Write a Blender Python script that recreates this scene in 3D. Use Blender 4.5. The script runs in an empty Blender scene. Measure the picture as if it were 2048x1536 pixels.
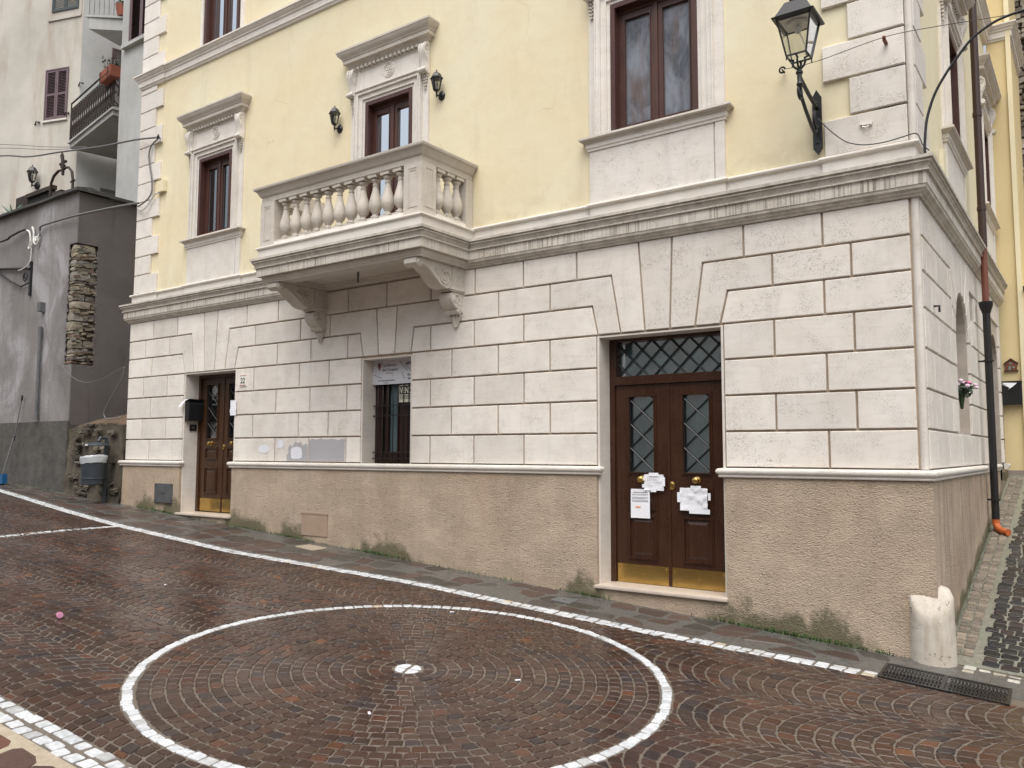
import bpy, bmesh, math, random
from mathutils import Vector, Matrix
random.seed(7)
SC = bpy.context.scene
COL = SC.collection
PI = math.pi

# ------------------------------------------------------------------ camera, sky, sun, exposure
cam_d = bpy.data.cameras.new('camera'); cam = bpy.data.objects.new('camera', cam_d); COL.objects.link(cam)
SC.camera = cam
cam_d.sensor_width = 36.0; cam_d.lens = 1649.8 / 2048 * 36; cam_d.clip_end = 600; cam_d.clip_start = 0.05
YAW, PIT, ROL = -0.620306437, 0.0829702594, 0.00193738303
CAM = Vector((1.377, -8.371, 1.85))
_f = Vector((math.sin(YAW)*math.cos(PIT), math.cos(YAW)*math.cos(PIT), math.sin(PIT)))
_r = Vector((math.cos(YAW), -math.sin(YAW), 0)); _u = _r.cross(_f)
_r2 = _r*math.cos(ROL)+_u*math.sin(ROL); _u2 = _u*math.cos(ROL)-_r*math.sin(ROL)
cam.matrix_world = Matrix(((_r2.x, _u2.x, -_f.x, CAM.x), (_r2.y, _u2.y, -_f.y, CAM.y), (_r2.z, _u2.z, -_f.z, CAM.z), (0, 0, 0, 1)))
def project(p):
    d = Vector(p)-CAM; w = d.dot(_f)
    if w < 0.05: return None
    return 1024+1649.8*d.dot(_r2)/w, 768-1649.8*d.dot(_u2)/w

world = bpy.data.worlds.new('World'); SC.world = world; world.use_nodes = True
wn = world.node_tree; wn.nodes.clear()
wo = wn.nodes.new('ShaderNodeOutputWorld'); bg = wn.nodes.new('ShaderNodeBackground')
sky = wn.nodes.new('ShaderNodeTexSky'); sky.sky_type = 'NISHITA'; sky.sun_disc = False
sky.sun_elevation = math.radians(64); sky.sun_rotation = math.radians(150)
sky.air_density = 1.6; sky.dust_density = 6.0; sky.ozone_density = 1.0
hs = wn.nodes.new('ShaderNodeHueSaturation'); hs.inputs['Saturation'].default_value = 0.42
wn.links.new(sky.outputs[0], hs.inputs['Color']); wn.links.new(hs.outputs[0], bg.inputs[0])
bg.inputs[1].default_value = 0.125
wn.links.new(bg.outputs[0], wo.inputs[0])
sun_d = bpy.data.lights.new('sun', 'SUN'); sun_d.energy = 1.5; sun_d.angle = math.radians(60); sun_d.color = (1, .975, .95)
sun = bpy.data.objects.new('sun', sun_d); COL.objects.link(sun)
_sd = Vector((math.sin(math.radians(150))*math.cos(math.radians(64)), math.cos(math.radians(150))*math.cos(math.radians(64)), math.sin(math.radians(64))))
sun.rotation_euler = _sd.to_track_quat('Z', 'Y').to_euler(); sun.location = _sd*30
SC.view_settings.view_transform = 'Standard'; SC.view_settings.look = 'None'
SC.view_settings.exposure = 0.6; SC.view_settings.gamma = 1; SC.view_settings.use_curve_mapping = False

# ------------------------------------------------------------------ materials
def lin(c): return tuple(c)+(1,)
class N:
    def __init__(s, name):
        s.m = bpy.data.materials.new(name); s.m.use_nodes = True; s.t = s.m.node_tree; s.t.nodes.clear()
        s.out = s.n('OutputMaterial'); s.b = s.n('BsdfPrincipled'); s.l(s.b.outputs[0], s.out.inputs[0])
        s._pos = None
    def n(s, k): return s.t.nodes.new('ShaderNode'+k)
    def l(s, a, b): s.t.links.new(a, b)
    def pos(s, scale=(1, 1, 1), rnd=0.0, local=False):
        g = s.n('NewGeometry').outputs['Position'] if not local else s.n('TexCoord').outputs['Object']
        if rnd:
            oi = s.n('ObjectInfo'); vm = s.n('VectorMath'); vm.operation = 'SCALE'; vm.inputs[0].default_value = (37, 91, 53); s.l(oi.outputs['Random'], vm.inputs['Scale'])
            va = s.n('VectorMath'); va.operation = 'ADD'; s.l(g, va.inputs[0]); s.l(vm.outputs[0], va.inputs[1]); g = va.outputs[0]
        mp = s.n('Mapping'); mp.inputs['Scale'].default_value = scale; s.l(g, mp.inputs[0]); return mp.outputs[0]
    def noise(s, sc, vec, det=4, ro=.55, dist=0):
        x = s.n('TexNoise'); x.inputs['Scale'].default_value = sc; x.inputs['Detail'].default_value = det; x.inputs['Roughness'].default_value = ro
        x.inputs['Distortion'].default_value = dist; s.l(vec, x.inputs['Vector']); return x.outputs['Fac']
    def voro(s, sc, vec, feat='F1', rand=1):
        x = s.n('TexVoronoi'); x.feature = feat; x.inputs['Scale'].default_value = sc; x.inputs['Randomness'].default_value = rand; s.l(vec, x.inputs['Vector']); return x.outputs['Distance']
    def ramp(s, fac, lo, hi, a=0., b=1.):
        r = s.n('MapRange'); r.inputs['From Min'].default_value = lo; r.inputs['From Max'].default_value = hi
        r.inputs['To Min'].default_value = a; r.inputs['To Max'].default_value = b; r.clamp = True; s.l(fac, r.inputs['Value']); return r.outputs[0]
    def mix(s, fac, a, b, mode='MIX'):
        x = s.n('Mix'); x.data_type = 'RGBA'; x.blend_type = mode
        for v, i in ((fac, 0), (a, 6), (b, 7)):
            if isinstance(v, (int, float)): x.inputs[i].default_value = v if i == 0 else (v, v, v, 1)
            elif isinstance(v, tuple): x.inputs[i].default_value = lin(v)
            else: s.l(v, x.inputs[i])
        return x.outputs[2]
    def math(s, op, a, b=0.):
        x = s.n('Math'); x.operation = op
        for i, v in ((0, a), (1, b)):
            if isinstance(v, (int, float)): x.inputs[i].default_value = v
            else: s.l(v, x.inputs[i])
        return x.outputs[0]
    def bump(s, h, strength=.4, dist=.01, prev=None):
        b = s.n('Bump'); b.inputs['Strength'].default_value = strength; b.inputs['Distance'].default_value = dist; s.l(h, b.inputs['Height'])
        if prev: s.l(prev, b.inputs['Normal'])
        return b.outputs[0]
    def sep(s, ax):
        g = s.n('SeparateXYZ'); s.l(s.n('NewGeometry').outputs['Position'], g.inputs[0]); return g.outputs[ax]
    def fin(s, col=None, rough=None, normal=None, metal=0, spec=None, coat=0, coatr=.1):
        B = s.b.inputs
        for k, v in (('Base Color', col), ('Roughness', rough), ('Normal', normal)):
            if v is None: continue
            if isinstance(v, tuple): B[k].default_value = lin(v)
            elif isinstance(v, (int, float)): B[k].default_value = v
            else: s.l(v, B[k])
        B['Metallic'].default_value = metal
        if spec is not None: B['Specular IOR Level'].default_value = spec
        if coat: B['Coat Weight'].default_value = coat; B['Coat Roughness'].default_value = coatr
        return s.m

def travertine(name, base=(.60, .555, .50), streak=0., dirt=.25, rnd=1.0, pits=1.):
    s = N(name); p = s.pos(rnd=rnd); pw = s.pos()
    n1 = s.noise(2.2, p, 5, .6); n2 = s.noise(1.0, s.pos((4, 4, 26), rnd), 6, .65); n3 = s.noise(.9, pw, 4)
    c = s.mix(s.ramp(n1, .35, .7), base, tuple(x*y for x, y in zip(base, (.94, .92, .89))))
    c = s.mix(s.ramp(n2, .5, .75, 0, .55), c, tuple(x*y for x, y in zip(base, (.84, .80, .76))))
    c = s.mix(s.ramp(n2, .30, .42, .4, 0), c, tuple(min(1, x*1.10) for x in base))
    oi = s.n('ObjectInfo')
    c = s.mix(1.0, c, s.ramp(oi.outputs['Random'], 0, 1, .90, 1.04), 'MULTIPLY')
    dr = s.noise(1, s.pos((5, 5, .7), rnd), 4, .65); c = s.mix(s.ramp(dr, .56, .78, 0, .32), c, tuple(x*.62 for x in base))
    sp = s.noise(75, s.pos((1, 1, 2.4), rnd), 2, .5); reg = s.noise(5, p, 3)
    pit = s.math('MULTIPLY', s.ramp(sp, .585, .65), s.ramp(reg, .44, .60))
    c = s.mix(s.math('MULTIPLY', pit, .6*pits), c, (.16, .13, .10))
    c = s.mix(s.ramp(n3, .5, .8, 0, dirt), c, (.30, .26, .20))
    if streak:
        gn = s.n('SeparateXYZ'); s.l(s.n('NewGeometry').outputs['True Normal'], gn.inputs[0])
        li = s.math('MULTIPLY', s.ramp(gn.outputs[2], .35, .75), s.ramp(s.noise(13, pw, 5, .7), .36, .56)); c = s.mix(s.math('MULTIPLY', li, .85), c, (.085, .08, .055))
        st = s.noise(1, s.pos((62, 62, .9)), 2, .6); am = s.noise(1.1, pw, 3); zc = s.sep(2); band = s.math('MULTIPLY', s.ramp(zc, 4.335, 4.36), s.ramp(zc, 4.49, 4.47))
        f = s.math('MULTIPLY', s.math('MULTIPLY', s.ramp(st, .50, .60), s.ramp(am, .35, .62, .1, .8)), band)
        c = s.mix(s.math('MULTIPLY', f, streak), c, (.115, .10, .075))
        g = s.noise(9, pw, 5, .7); c = s.mix(s.math('MULTIPLY', s.ramp(g, .40, .68, .08, streak*.58), s.math('SUBTRACT', 1.0, s.math('MULTIPLY', band, .75))), c, (.19, .17, .135))
    nb = s.bump(s.noise(55, p, 5, .6), .25, .004)
    nb = s.bump(s.math('MULTIPLY', pit, -1), .7, .004, nb)
    return s.fin(c, s.ramp(n1, .3, .7, .55, .8), nb, spec=.4)
def bollard_mat():
    s = N('worn_travertine_bollard'); p = s.pos(); a = s.noise(5, p, 5, .65); b = s.noise(1, s.pos((11, 11, 1.6)), 5, .65); k = s.noise(34, s.pos((1, 1, .8)), 3, .5); g = s.noise(7, p, 3); z = s.sep(2)
    c = s.mix(s.ramp(a, .35, .68), (.56, .52, .455), (.45, .40, .335)); c = s.mix(s.math('MULTIPLY', s.ramp(b, .50, .68), s.ramp(z, .1, .5, .75, .25)), c, (.30, .23, .16))
    pit = s.math('MULTIPLY', s.ramp(k, .61, .67), s.ramp(g, .48, .64)); c = s.mix(s.math('MULTIPLY', pit, .85), c, (.09, .075, .055))
    return s.fin(c, .7, s.bump(s.math('SUBTRACT', a, pit), .7, .010), spec=.35)
def rough_stucco():
    s = N('rough_tan_stucco'); p = s.pos()
    a = s.noise(3, p, 4); b = s.noise(1.1, p, 3); big = s.noise(.55, p, 3)
    c = s.mix(s.ramp(a, .3, .7), (.58, .475, .365), (.49, .395, .30))
    c = s.mix(s.ramp(b, .45, .7, 0, .55), c, (.50, .37, .275))
    x, z, y = s.sep(0), s.sep(2), s.sep(1)
    # height above the sloping street, for rising damp and moss
    h = s.math('SUBTRACT', z, s.math('SUBTRACT', s.math('MULTIPLY', x, -.067), .02))
    h = s.math('SUBTRACT', h, s.math('MULTIPLY', s.math('MAXIMUM', y, 0), .21))
    damp = s.math('ADD', s.ramp(h, .0, .9, .55, 0), s.ramp(big, .35, .7, -.35, .35))
    c = s.mix(s.ramp(damp, .05, .7, 0, .22), c, (.33, .245, .185))
    m1 = s.noise(3.2, s.pos((1, 1, .8)), 6, .7); m2 = s.noise(34, p, 5, .75); blobs = None
    for bx, bw in ((-12.6, .25), (-11.8, .2), (-9.8, .35), (-8.7, .2), (-6.75, .36), (-3.55, .15), (-1.4, .40), (-.85, .25)):
        d = s.math('ABSOLUTE', s.math('SUBTRACT', x, bx)); q = s.ramp(d, bw*.5, bw*1.9, 1, 0); blobs = q if blobs is None else s.math('MAXIMUM', blobs, q)
    ysd = s.ramp(y, .05, .12, 0, .75); blobs = s.math('MAXIMUM', blobs, s.math('MULTIPLY', ysd, s.ramp(h, 0, .18, 1, .2)))
    reach = s.math('ADD', s.math('MULTIPLY', blobs, .20), s.math('MULTIPLY', s.math('SUBTRACT', m1, .5), .95))
    moss = s.math('MULTIPLY', s.math('MULTIPLY', s.ramp(s.math('SUBTRACT', reach, h), -.10, .06), s.ramp(blobs, .0, .35)), s.ramp(s.math('SUBTRACT', m2, s.ramp(h, 0, .22, -.2, .0)), .36, .50))
    c = s.mix(s.math('MULTIPLY', moss, .78), c, (.075, .082, .034))
    v = s.voro(46, s.pos((1, 1, 1.7)), 'F1'); v2 = s.noise(62, s.pos((1, 1, 1.5)), 5, .65, .8); v3 = s.noise(30, s.pos((1, 1, 2.0)), 5, .6, 1.3)
    hh = s.math('ADD', s.math('MULTIPLY', v3, 1.2), s.math('ADD', v2, s.math('MULTIPLY', v, .5)))
    rgn = s.noise(1.9, p, 4, .6); hh = s.math('MULTIPLY', hh, s.ramp(rgn, .36, .60, .55, 1.1)); c = s.mix(s.math('MULTIPLY', s.ramp(v3, .34, .43, 1, 0), s.ramp(rgn, .35, .6, .48, .72)), c, (.20, .145, .10)); c = s.mix(s.math('MULTIPLY', s.ramp(v2, .33, .41, .6, 0), s.ramp(rgn, .35, .6, .5, .8)), c, (.17, .125, .085))  # crevice darkening painted into the colour, following the bump
    vs_ = s.noise(1, s.pos((14, 14, .8)), 4, .65); c = s.mix(s.math('MULTIPLY', s.ramp(y, .04, .12, .12, .6), s.ramp(vs_, .48, .68)), c, (.25, .19, .14))
    return s.fin(c, .85, s.bump(hh, .9, .022), spec=.25)
def plaster(name, base, alt, bump=.15, scale=1.2, stain=(.3, .25, .2), st=.2, rough=.85):
    s = N(name); p = s.pos()
    a = s.noise(scale, p, 5, .6); b = s.noise(1, s.pos((2.2, 2.2, .5)), 5, .6)
    c = s.mix(s.ramp(a, .35, .68), base, alt); c = s.mix(s.ramp(b, .52, .8, 0, st), c, stain)
    f = s.noise(9, p, 5, .7); c = s.mix(s.ramp(f, .6, .8, 0, .12), c, stain)
    return s.fin(c, rough, s.bump(s.noise(16, p, 6, .6), bump, .012), spec=.3)
def simple(name, col, rough=.5, metal=0, bump=0, bs=60, var=0, coat=0, spec=None, vs=8):
    s = N(name); c = col
    if var: c = s.mix(s.ramp(s.noise(vs, s.pos(), 4), .35, .7), col, tuple(x*(1-var) for x in col))
    nb = s.bump(s.noise(bs, s.pos(), 4), bump, .004) if bump else None
    return s.fin(c, rough, nb, metal, spec, coat)
def wood(name, a, b, rough=.32, sc=(30, 30, 2.2)):
    s = N(name); g = s.noise(1, s.pos(sc, 1), 5, .6, .4); w = s.noise(3, s.pos(), 4)
    c = s.mix(s.ramp(g, .35, .68), a, b); c = s.mix(s.ramp(w, .5, .75, 0, .35), c, tuple(x*1.5 for x in a))
    return s.fin(c, s.ramp(w, .3, .7, rough, rough+.15), s.bump(g, .12, .003), spec=.45)
def glass(name, tint=(.7, .8, .82), keep=.75, rough=.03, gl=(.9, .95, 1)):
    s = N(name); s.t.nodes.remove(s.b)
    tr = s.n('BsdfTransparent'); tr.inputs[0].default_value = lin(tint); g = s.n('BsdfGlossy'); g.inputs[0].default_value = lin(gl); g.inputs['Roughness'].default_value = rough
    fr = s.n('Fresnel'); fr.inputs['IOR'].default_value = 1.52
    f = s.ramp(fr.outputs[0], 0.0, 1.0, 1-keep, 1.0); mx = s.n('MixShader'); s.l(f, mx.inputs[0]); s.l(tr.outputs[0], mx.inputs[1]); s.l(g.outputs[0], mx.inputs[2])
    s.l(mx.outputs[0], s.out.inputs[0]); return s.m
def cobble_mat(name='wet_porphyry_cobble', rl=.13, rh=.36):
    s = N(name); at = s.n('Attribute'); at.attribute_name = 'Col'; p = s.pos()
    f = s.noise(38, p, 5, .65); w = s.noise(.55, p, 4, .6); c = s.mix(s.ramp(f, .3, .7), at.outputs['Color'], s.mix(1.0, at.outputs['Color'], .68, 'MULTIPLY'))
    w2 = s.noise(6, p, 4, .6)
    r = s.math('ADD', s.ramp(w, .35, .65, rl, rh), s.ramp(w2, .35, .7, -.04, .12))
    return s.fin(c, r, s.bump(s.noise(30, p, 5, .6), .40, .004), spec=.24)
def mortar_mat(name, a, b, rough=(.3, .6)):
    s = N(name); p = s.pos(); f = s.noise(18, p, 5, .7); w = s.noise(1.0, p, 4)
    c = s.mix(s.ramp(f, .3, .7), a, b)
    return s.fin(c, s.ramp(w, .35, .65, *rough), s.bump(s.noise(70, p, 5, .7), .8, .006), spec=.5)

MT = {}
MT['trav'] = travertine('travertine_block', (.765, .725, .675))
MT['trav_trim'] = travertine('travertine_trim', (.70, .66, .61), dirt=.25, rnd=0, pits=.5)
MT['trav_frame'] = travertine('travertine_window_surround', (.77, .735, .69), dirt=.15, rnd=0, pits=.5)
MT['trav_dirty'] = travertine('weathered_travertine_cornice', (.65, .61, .55), streak=.9, dirt=.35, rnd=0)
MT['trav_bal'] = travertine('weathered_travertine_balcony', (.66, .615, .555), streak=.35, dirt=.3, rnd=0, pits=.5)
MT['joint'] = simple('brown_joint_plaster', (.42, .335, .25), .85, bump=.3, var=.25)
MT['joint2'] = simple('pale_joint_plaster', (.46, .41, .36), .85, bump=.3, var=.2)
MT['stucco'] = rough_stucco()
def yellow_pl():
    s = N('pale_yellow_plaster'); p = s.pos()
    a = s.noise(.42, p, 5, .6, .3); b = s.noise(1, s.pos((2.4, 2.4, .35)), 5, .65); t = s.noise(3.5, p, 6, .65, .6); g = s.noise(1.1, s.pos((1, 1, 1.3)), 4, .6)
    c = s.mix(s.ramp(a, .36, .64), (.74, .70, .515), (.745, .65, .44)); c = s.mix(s.ramp(t, .45, .7, 0, .32), c, (.67, .56, .37)); c = s.mix(s.ramp(g, .56, .64, 0, .25), c, (.78, .70, .48))
    c = s.mix(s.ramp(b, .55, .78, 0, .32), c, (.50, .43, .30))
    h = s.sep(2); low = s.math('MULTIPLY', s.ramp(h, 4.8, 5.25, 1, 0), s.ramp(t, .42, .62)); c = s.mix(s.math('MULTIPLY', low, .35), c, (.47, .42, .29))
    v = s.voro(1.15, s.mix(.12, p, s.noise(2.5, p, 4)), 'DISTANCE_TO_EDGE'); cr = s.math('MULTIPLY', s.ramp(v, .0, .0035, 1, 0), s.ramp(s.noise(.8, p, 2), .56, .62)); c = s.mix(s.math('MULTIPLY', cr, .45), c, (.33, .28, .19))
    return s.fin(c, .85, s.bump(s.noise(5, p, 5, .55), .22, .02), spec=.3)
MT['yellow'] = yellow_pl()
MT['yellow2'] = plaster('warm_yellow_plaster', (.70, .58, .33), (.66, .54, .30), .08, 1., (.5, .4, .25), .2)
MT['cream'] = plaster('cream_edge_plaster', (.80, .72, .50), (.78, .70, .48), .08)
MT['beige'] = plaster('stained_beige_plaster', (.57, .54, .485), (.43, .41, .37), .3, .6, (.32, .245, .175), .7)
MT['white_pl'] = plaster('blue_white_plaster', (.54, .55, .55), (.42, .42, .41), .2, .8, (.28, .25, .21), .5)
MT['grey_pl2'] = plaster('pale_grey_plaster', (.46, .47, .46), (.36, .36, .35), .2, 1.0, (.24, .22, .18), .5)
MT['pinkbase'] = plaster('brown_grey_plaster', (.30, .25, .22), (.24, .20, .17), .3, 2)
def grey_wet():
    s = N('wet_grey_cement_plaster'); p = s.pos(); a = s.noise(.8, p, 6, .6, .5); b = s.noise(1, s.pos((.75, .75, .5)), 6, .65, .8); d = s.noise(1, s.pos((9, 9, .5)), 4)
    c = s.mix(s.ramp(a, .35, .65), (.23, .218, .212), (.165, .153, .150)); c = s.mix(s.ramp(b, .44, .58, 0, .8), c, (.28, .268, .27))
    c = s.mix(s.ramp(b, .55, .63, 0, .6), c, (.38, .375, .395)); c = s.mix(s.ramp(d, .55, .75, 0, .45), c, (.10, .09, .085))
    return s.fin(c, .7, s.bump(s.noise(14, p, 6, .65), .35, .02), spec=.35)
MT['grey'] = grey_wet()
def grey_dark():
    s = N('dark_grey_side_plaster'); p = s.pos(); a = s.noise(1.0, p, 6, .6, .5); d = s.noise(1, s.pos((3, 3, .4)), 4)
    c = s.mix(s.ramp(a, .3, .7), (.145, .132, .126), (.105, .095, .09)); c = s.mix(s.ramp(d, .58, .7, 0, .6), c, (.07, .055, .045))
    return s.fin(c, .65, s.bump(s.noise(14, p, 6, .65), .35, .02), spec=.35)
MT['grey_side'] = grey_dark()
MT['grey_base'] = plaster('pebbly_grey_base_render', (.10, .095, .088), (.062, .06, .055), 1.0, 3.5, (.17, .165, .16), .4)
MT['rubble'] = plaster('mossy_rubble_mortar', (.11, .095, .072), (.06, .052, .038), 1.0, 5, (.045, .055, .025), .7)
MT['rubble_cap'] = plaster('brown_mortar_cap', (.13, .085, .058), (.085, .062, .042), .6, 4, (.06, .065, .03), .6)
def attr_stone(name, rough=.75, b=.7, sc=22):
    s = N(name); at = s.n('Attribute'); at.attribute_name = 'Col'; p = s.pos(); f = s.noise(sc, p, 5, .65)
    c = s.mix(s.ramp(f, .3, .7), at.outputs['Color'], s.mix(1.0, at.outputs['Color'], .6, 'MULTIPLY'))
    return s.fin(c, rough, s.bump(f, b, .015), spec=.35)
MT['stone'] = attr_stone('rubble_stone')
MT['cobble'] = cobble_mat()
MT['flag'] = cobble_mat('wet_porphyry_flagstone', .2, .45)
MT['white'] = attr_stone('white_marble_cobble', .28, .25, 30)
MT['mortar'] = mortar_mat('brown_grey_joint_mortar', (.155, .13, .105), (.095, .077, .06), (.3, .55))
MT['mortar2'] = mortar_mat('grey_wet_cement', (.125, .122, .113), (.065, .063, .058), (.12, .38))
MT['mortar4'] = mortar_mat('light_wet_alley_mortar', (.24, .235, .20), (.13, .135, .10), (.2, .45))
MT['mortar3'] = mortar_mat('cream_wide_mortar', (.42, .36, .27), (.30, .25, .18), (.35, .55))
MT['outer'] = mortar_mat('far_brown_paving', (.10, .065, .05), (.07, .045, .035))
MT['basalt'] = cobble_mat('wet_basalt_cobble', .12, .35)
MT['wood'] = wood('red_brown_window_wood', (.080, .034, .026), (.055, .023, .018), .34)
MT['door'] = wood('dark_brown_varnished_door', (.048, .019, .009), (.030, .0115, .006), .22)
MT['door2'] = wood('brown_varnished_door', (.060, .028, .013), (.036, .016, .008), .27)
MT['door3'] = wood('very_dark_red_wood', (.028, .010, .008), (.018, .006, .005), .4)
MT['dark'] = simple('dark_interior', (.012, .011, .01), .9)
MT['iron'] = simple('black_painted_iron', (.012, .012, .013), .38, bump=.1, spec=.5)
MT['rust'] = simple('rusty_iron', (.035, .024, .018), .8, bump=.4, var=.4)
MT['brass'] = simple('polished_brass', (.62, .42, .14), .22, 1, bump=.06, bs=14, var=.15)
MT['pipe'] = simple('black_pipe_paint', (.012, .012, .012), .35)
MT['pipe_brown'] = simple('brown_pipe_paint', (.045, .022, .016), .35)
MT['pipe_red'] = simple('red_brown_pvc', (.17, .055, .035), .5)
MT['orange'] = simple('orange_pvc', (.52, .13, .035), .5, bump=.2, var=.35, vs=14)
MT['galv'] = simple('dull_zinc', (.17, .175, .18), .5, .4, var=.3)
MT['cable'] = simple('grey_cable_sheath', (.14, .14, .14), .6)
MT['cable_b'] = simple('black_cable_sheath', (.015, .015, .015), .45)
MT['cable_w'] = simple('white_cable_sheath', (.6, .6, .58), .5)
MT['paper'] = simple('white_paper', (.80, .81, .86), .6, bump=.5, bs=9)
MT['ink'] = simple('black_ink', (.02, .02, .02), .6)
MT['ink_g'] = simple('grey_ink', (.25, .25, .27), .6)
MT['ink_r'] = simple('dark_red_ink', (.16, .02, .02), .6)
MT['ink_o'] = simple('orange_ink', (.75, .35, .2), .6)
MT['ink_b'] = simple('dark_blue_ink', (.01, .02, .06), .6)
MT['banner'] = simple('pale_grey_banner', (.56, .56, .60), .5, var=.12, vs=3)
MT['ceramic'] = simple('white_glazed_tile', (.78, .75, .70), .25)
MT['yposter'] = simple('off_white_poster', (.55, .54, .46), .5)
MT['plate_grey'] = simple('grey_metal_cover', (.115, .12, .125), .5, .3, var=.2)
MT['plate_tan'] = simple('tan_painted_cover', (.36, .26, .19), .7, bump=.4, var=.12)
MT['patch_grey'] = plaster('grey_touch_up_paint', (.40, .39, .41), (.37, .36, .38), .1)
MT['patch_white'] = simple('white_filler', (.70, .71, .76), .6)
MT['shutter'] = simple('mauve_brown_shutter_paint', (.155, .105, .115), .5, var=.2)
MT['shutter_g'] = simple('dark_grey_green_shutter_paint', (.06, .075, .08), .5, var=.2)
MT['terracotta'] = simple('terracotta', (.32, .10, .06), .75, bump=.3, var=.2)
MT['leaf'] = simple('green_leaf', (.07, .13, .035), .5, var=.4, vs=30)
MT['leaf_d'] = simple('dark_green_leaf', (.025, .05, .018), .5, var=.4, vs=30)
MT['aloe'] = simple('blue_green_leaf', (.20, .30, .24), .5, var=.3, vs=20)
MT['pink'] = simple('pink_petal', (.65, .12, .30), .6)
MT['lilac'] = simple('pale_pink_petal', (.75, .58, .68), .6)
MT['ball'] = simple('pink_plastic', (.62, .27, .42), .4)
MT['bin'] = simple('blue_grey_bin_paint', (.035, .045, .055), .42, var=.25)
MT['bag'] = simple('translucent_white_bag', (.42, .45, .47), .35, bump=.8, bs=12)
MT['blue'] = simple('blue_broom_plastic', (.01, .09, .22), .4)
MT['curtain'] = simple('sheer_curtain', (.72, .86, .88), .8)
MT['curtain_w'] = simple('white_net_curtain', (.50, .50, .55), .8)
MT['frost'] = simple('green_grey_frosted_glass', (.085, .125, .135), .25, bump=.4, bs=5, spec=.6)
MT['drape'] = simple('teal_door_drape', (.30, .40, .41), .8, var=.15, vs=4)
MT['lamp_in'] = simple('white_lamp_reflector', (.68, .68, .66), .4)
MT['glass'] = glass('window_glass', (.88, .95, .97), .74, .02)
MT['glass_sky'] = glass('reflective_window_glass', (.35, .42, .5), .18, .012)
def fogged_reflection():
    s = N('fogged_painted_reflection_glass'); p = s.pos(); a = s.noise(2.3, s.pos((1.6, 1, .9)), 4, .6, .8); b = s.noise(1, s.pos((42, 42, 5)), 4, .7); d = s.noise(1.2, s.pos((3, 1, 1)), 3, .5)
    c = s.mix(s.ramp(a, .36, .60), (.065, .072, .085), (.20, .215, .25)); c = s.mix(s.ramp(d, .52, .68, 0, .8), c, (.11, .065, .045)); c = s.mix(s.ramp(b, .5, .72, 0, .45), c, (.22, .24, .28))  # condensation, plus a dark mirrored building painted into the pane colour
    return s.fin(c, .10, s.bump(b, .25, .003), spec=.5)
MT['fog_reflection'] = fogged_reflection()
MT['glass_lamp'] = glass('lantern_glass', (.86, .86, .82), .93, .08)
MT['plaqwood'] = simple('red_brown_wood_plaque', (.18, .06, .03), .6, var=.3)
MT['grate'] = simple('dark_cast_iron', (.022, .023, .026), .32, .5, bump=.4, bs=30)
MT['bollard'] = bollard_mat()
MT['marble'] = simple('pale_marble_threshold', (.56, .48, .41), .3, var=.12)
MT['roof'] = simple('mossy_slate_roof_edge', (.07, .07, .065), .8, bump=.8, var=.5)
MT['tiles'] = simple('brown_roof_tiles', (.16, .10, .07), .8, var=.4)

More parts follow.
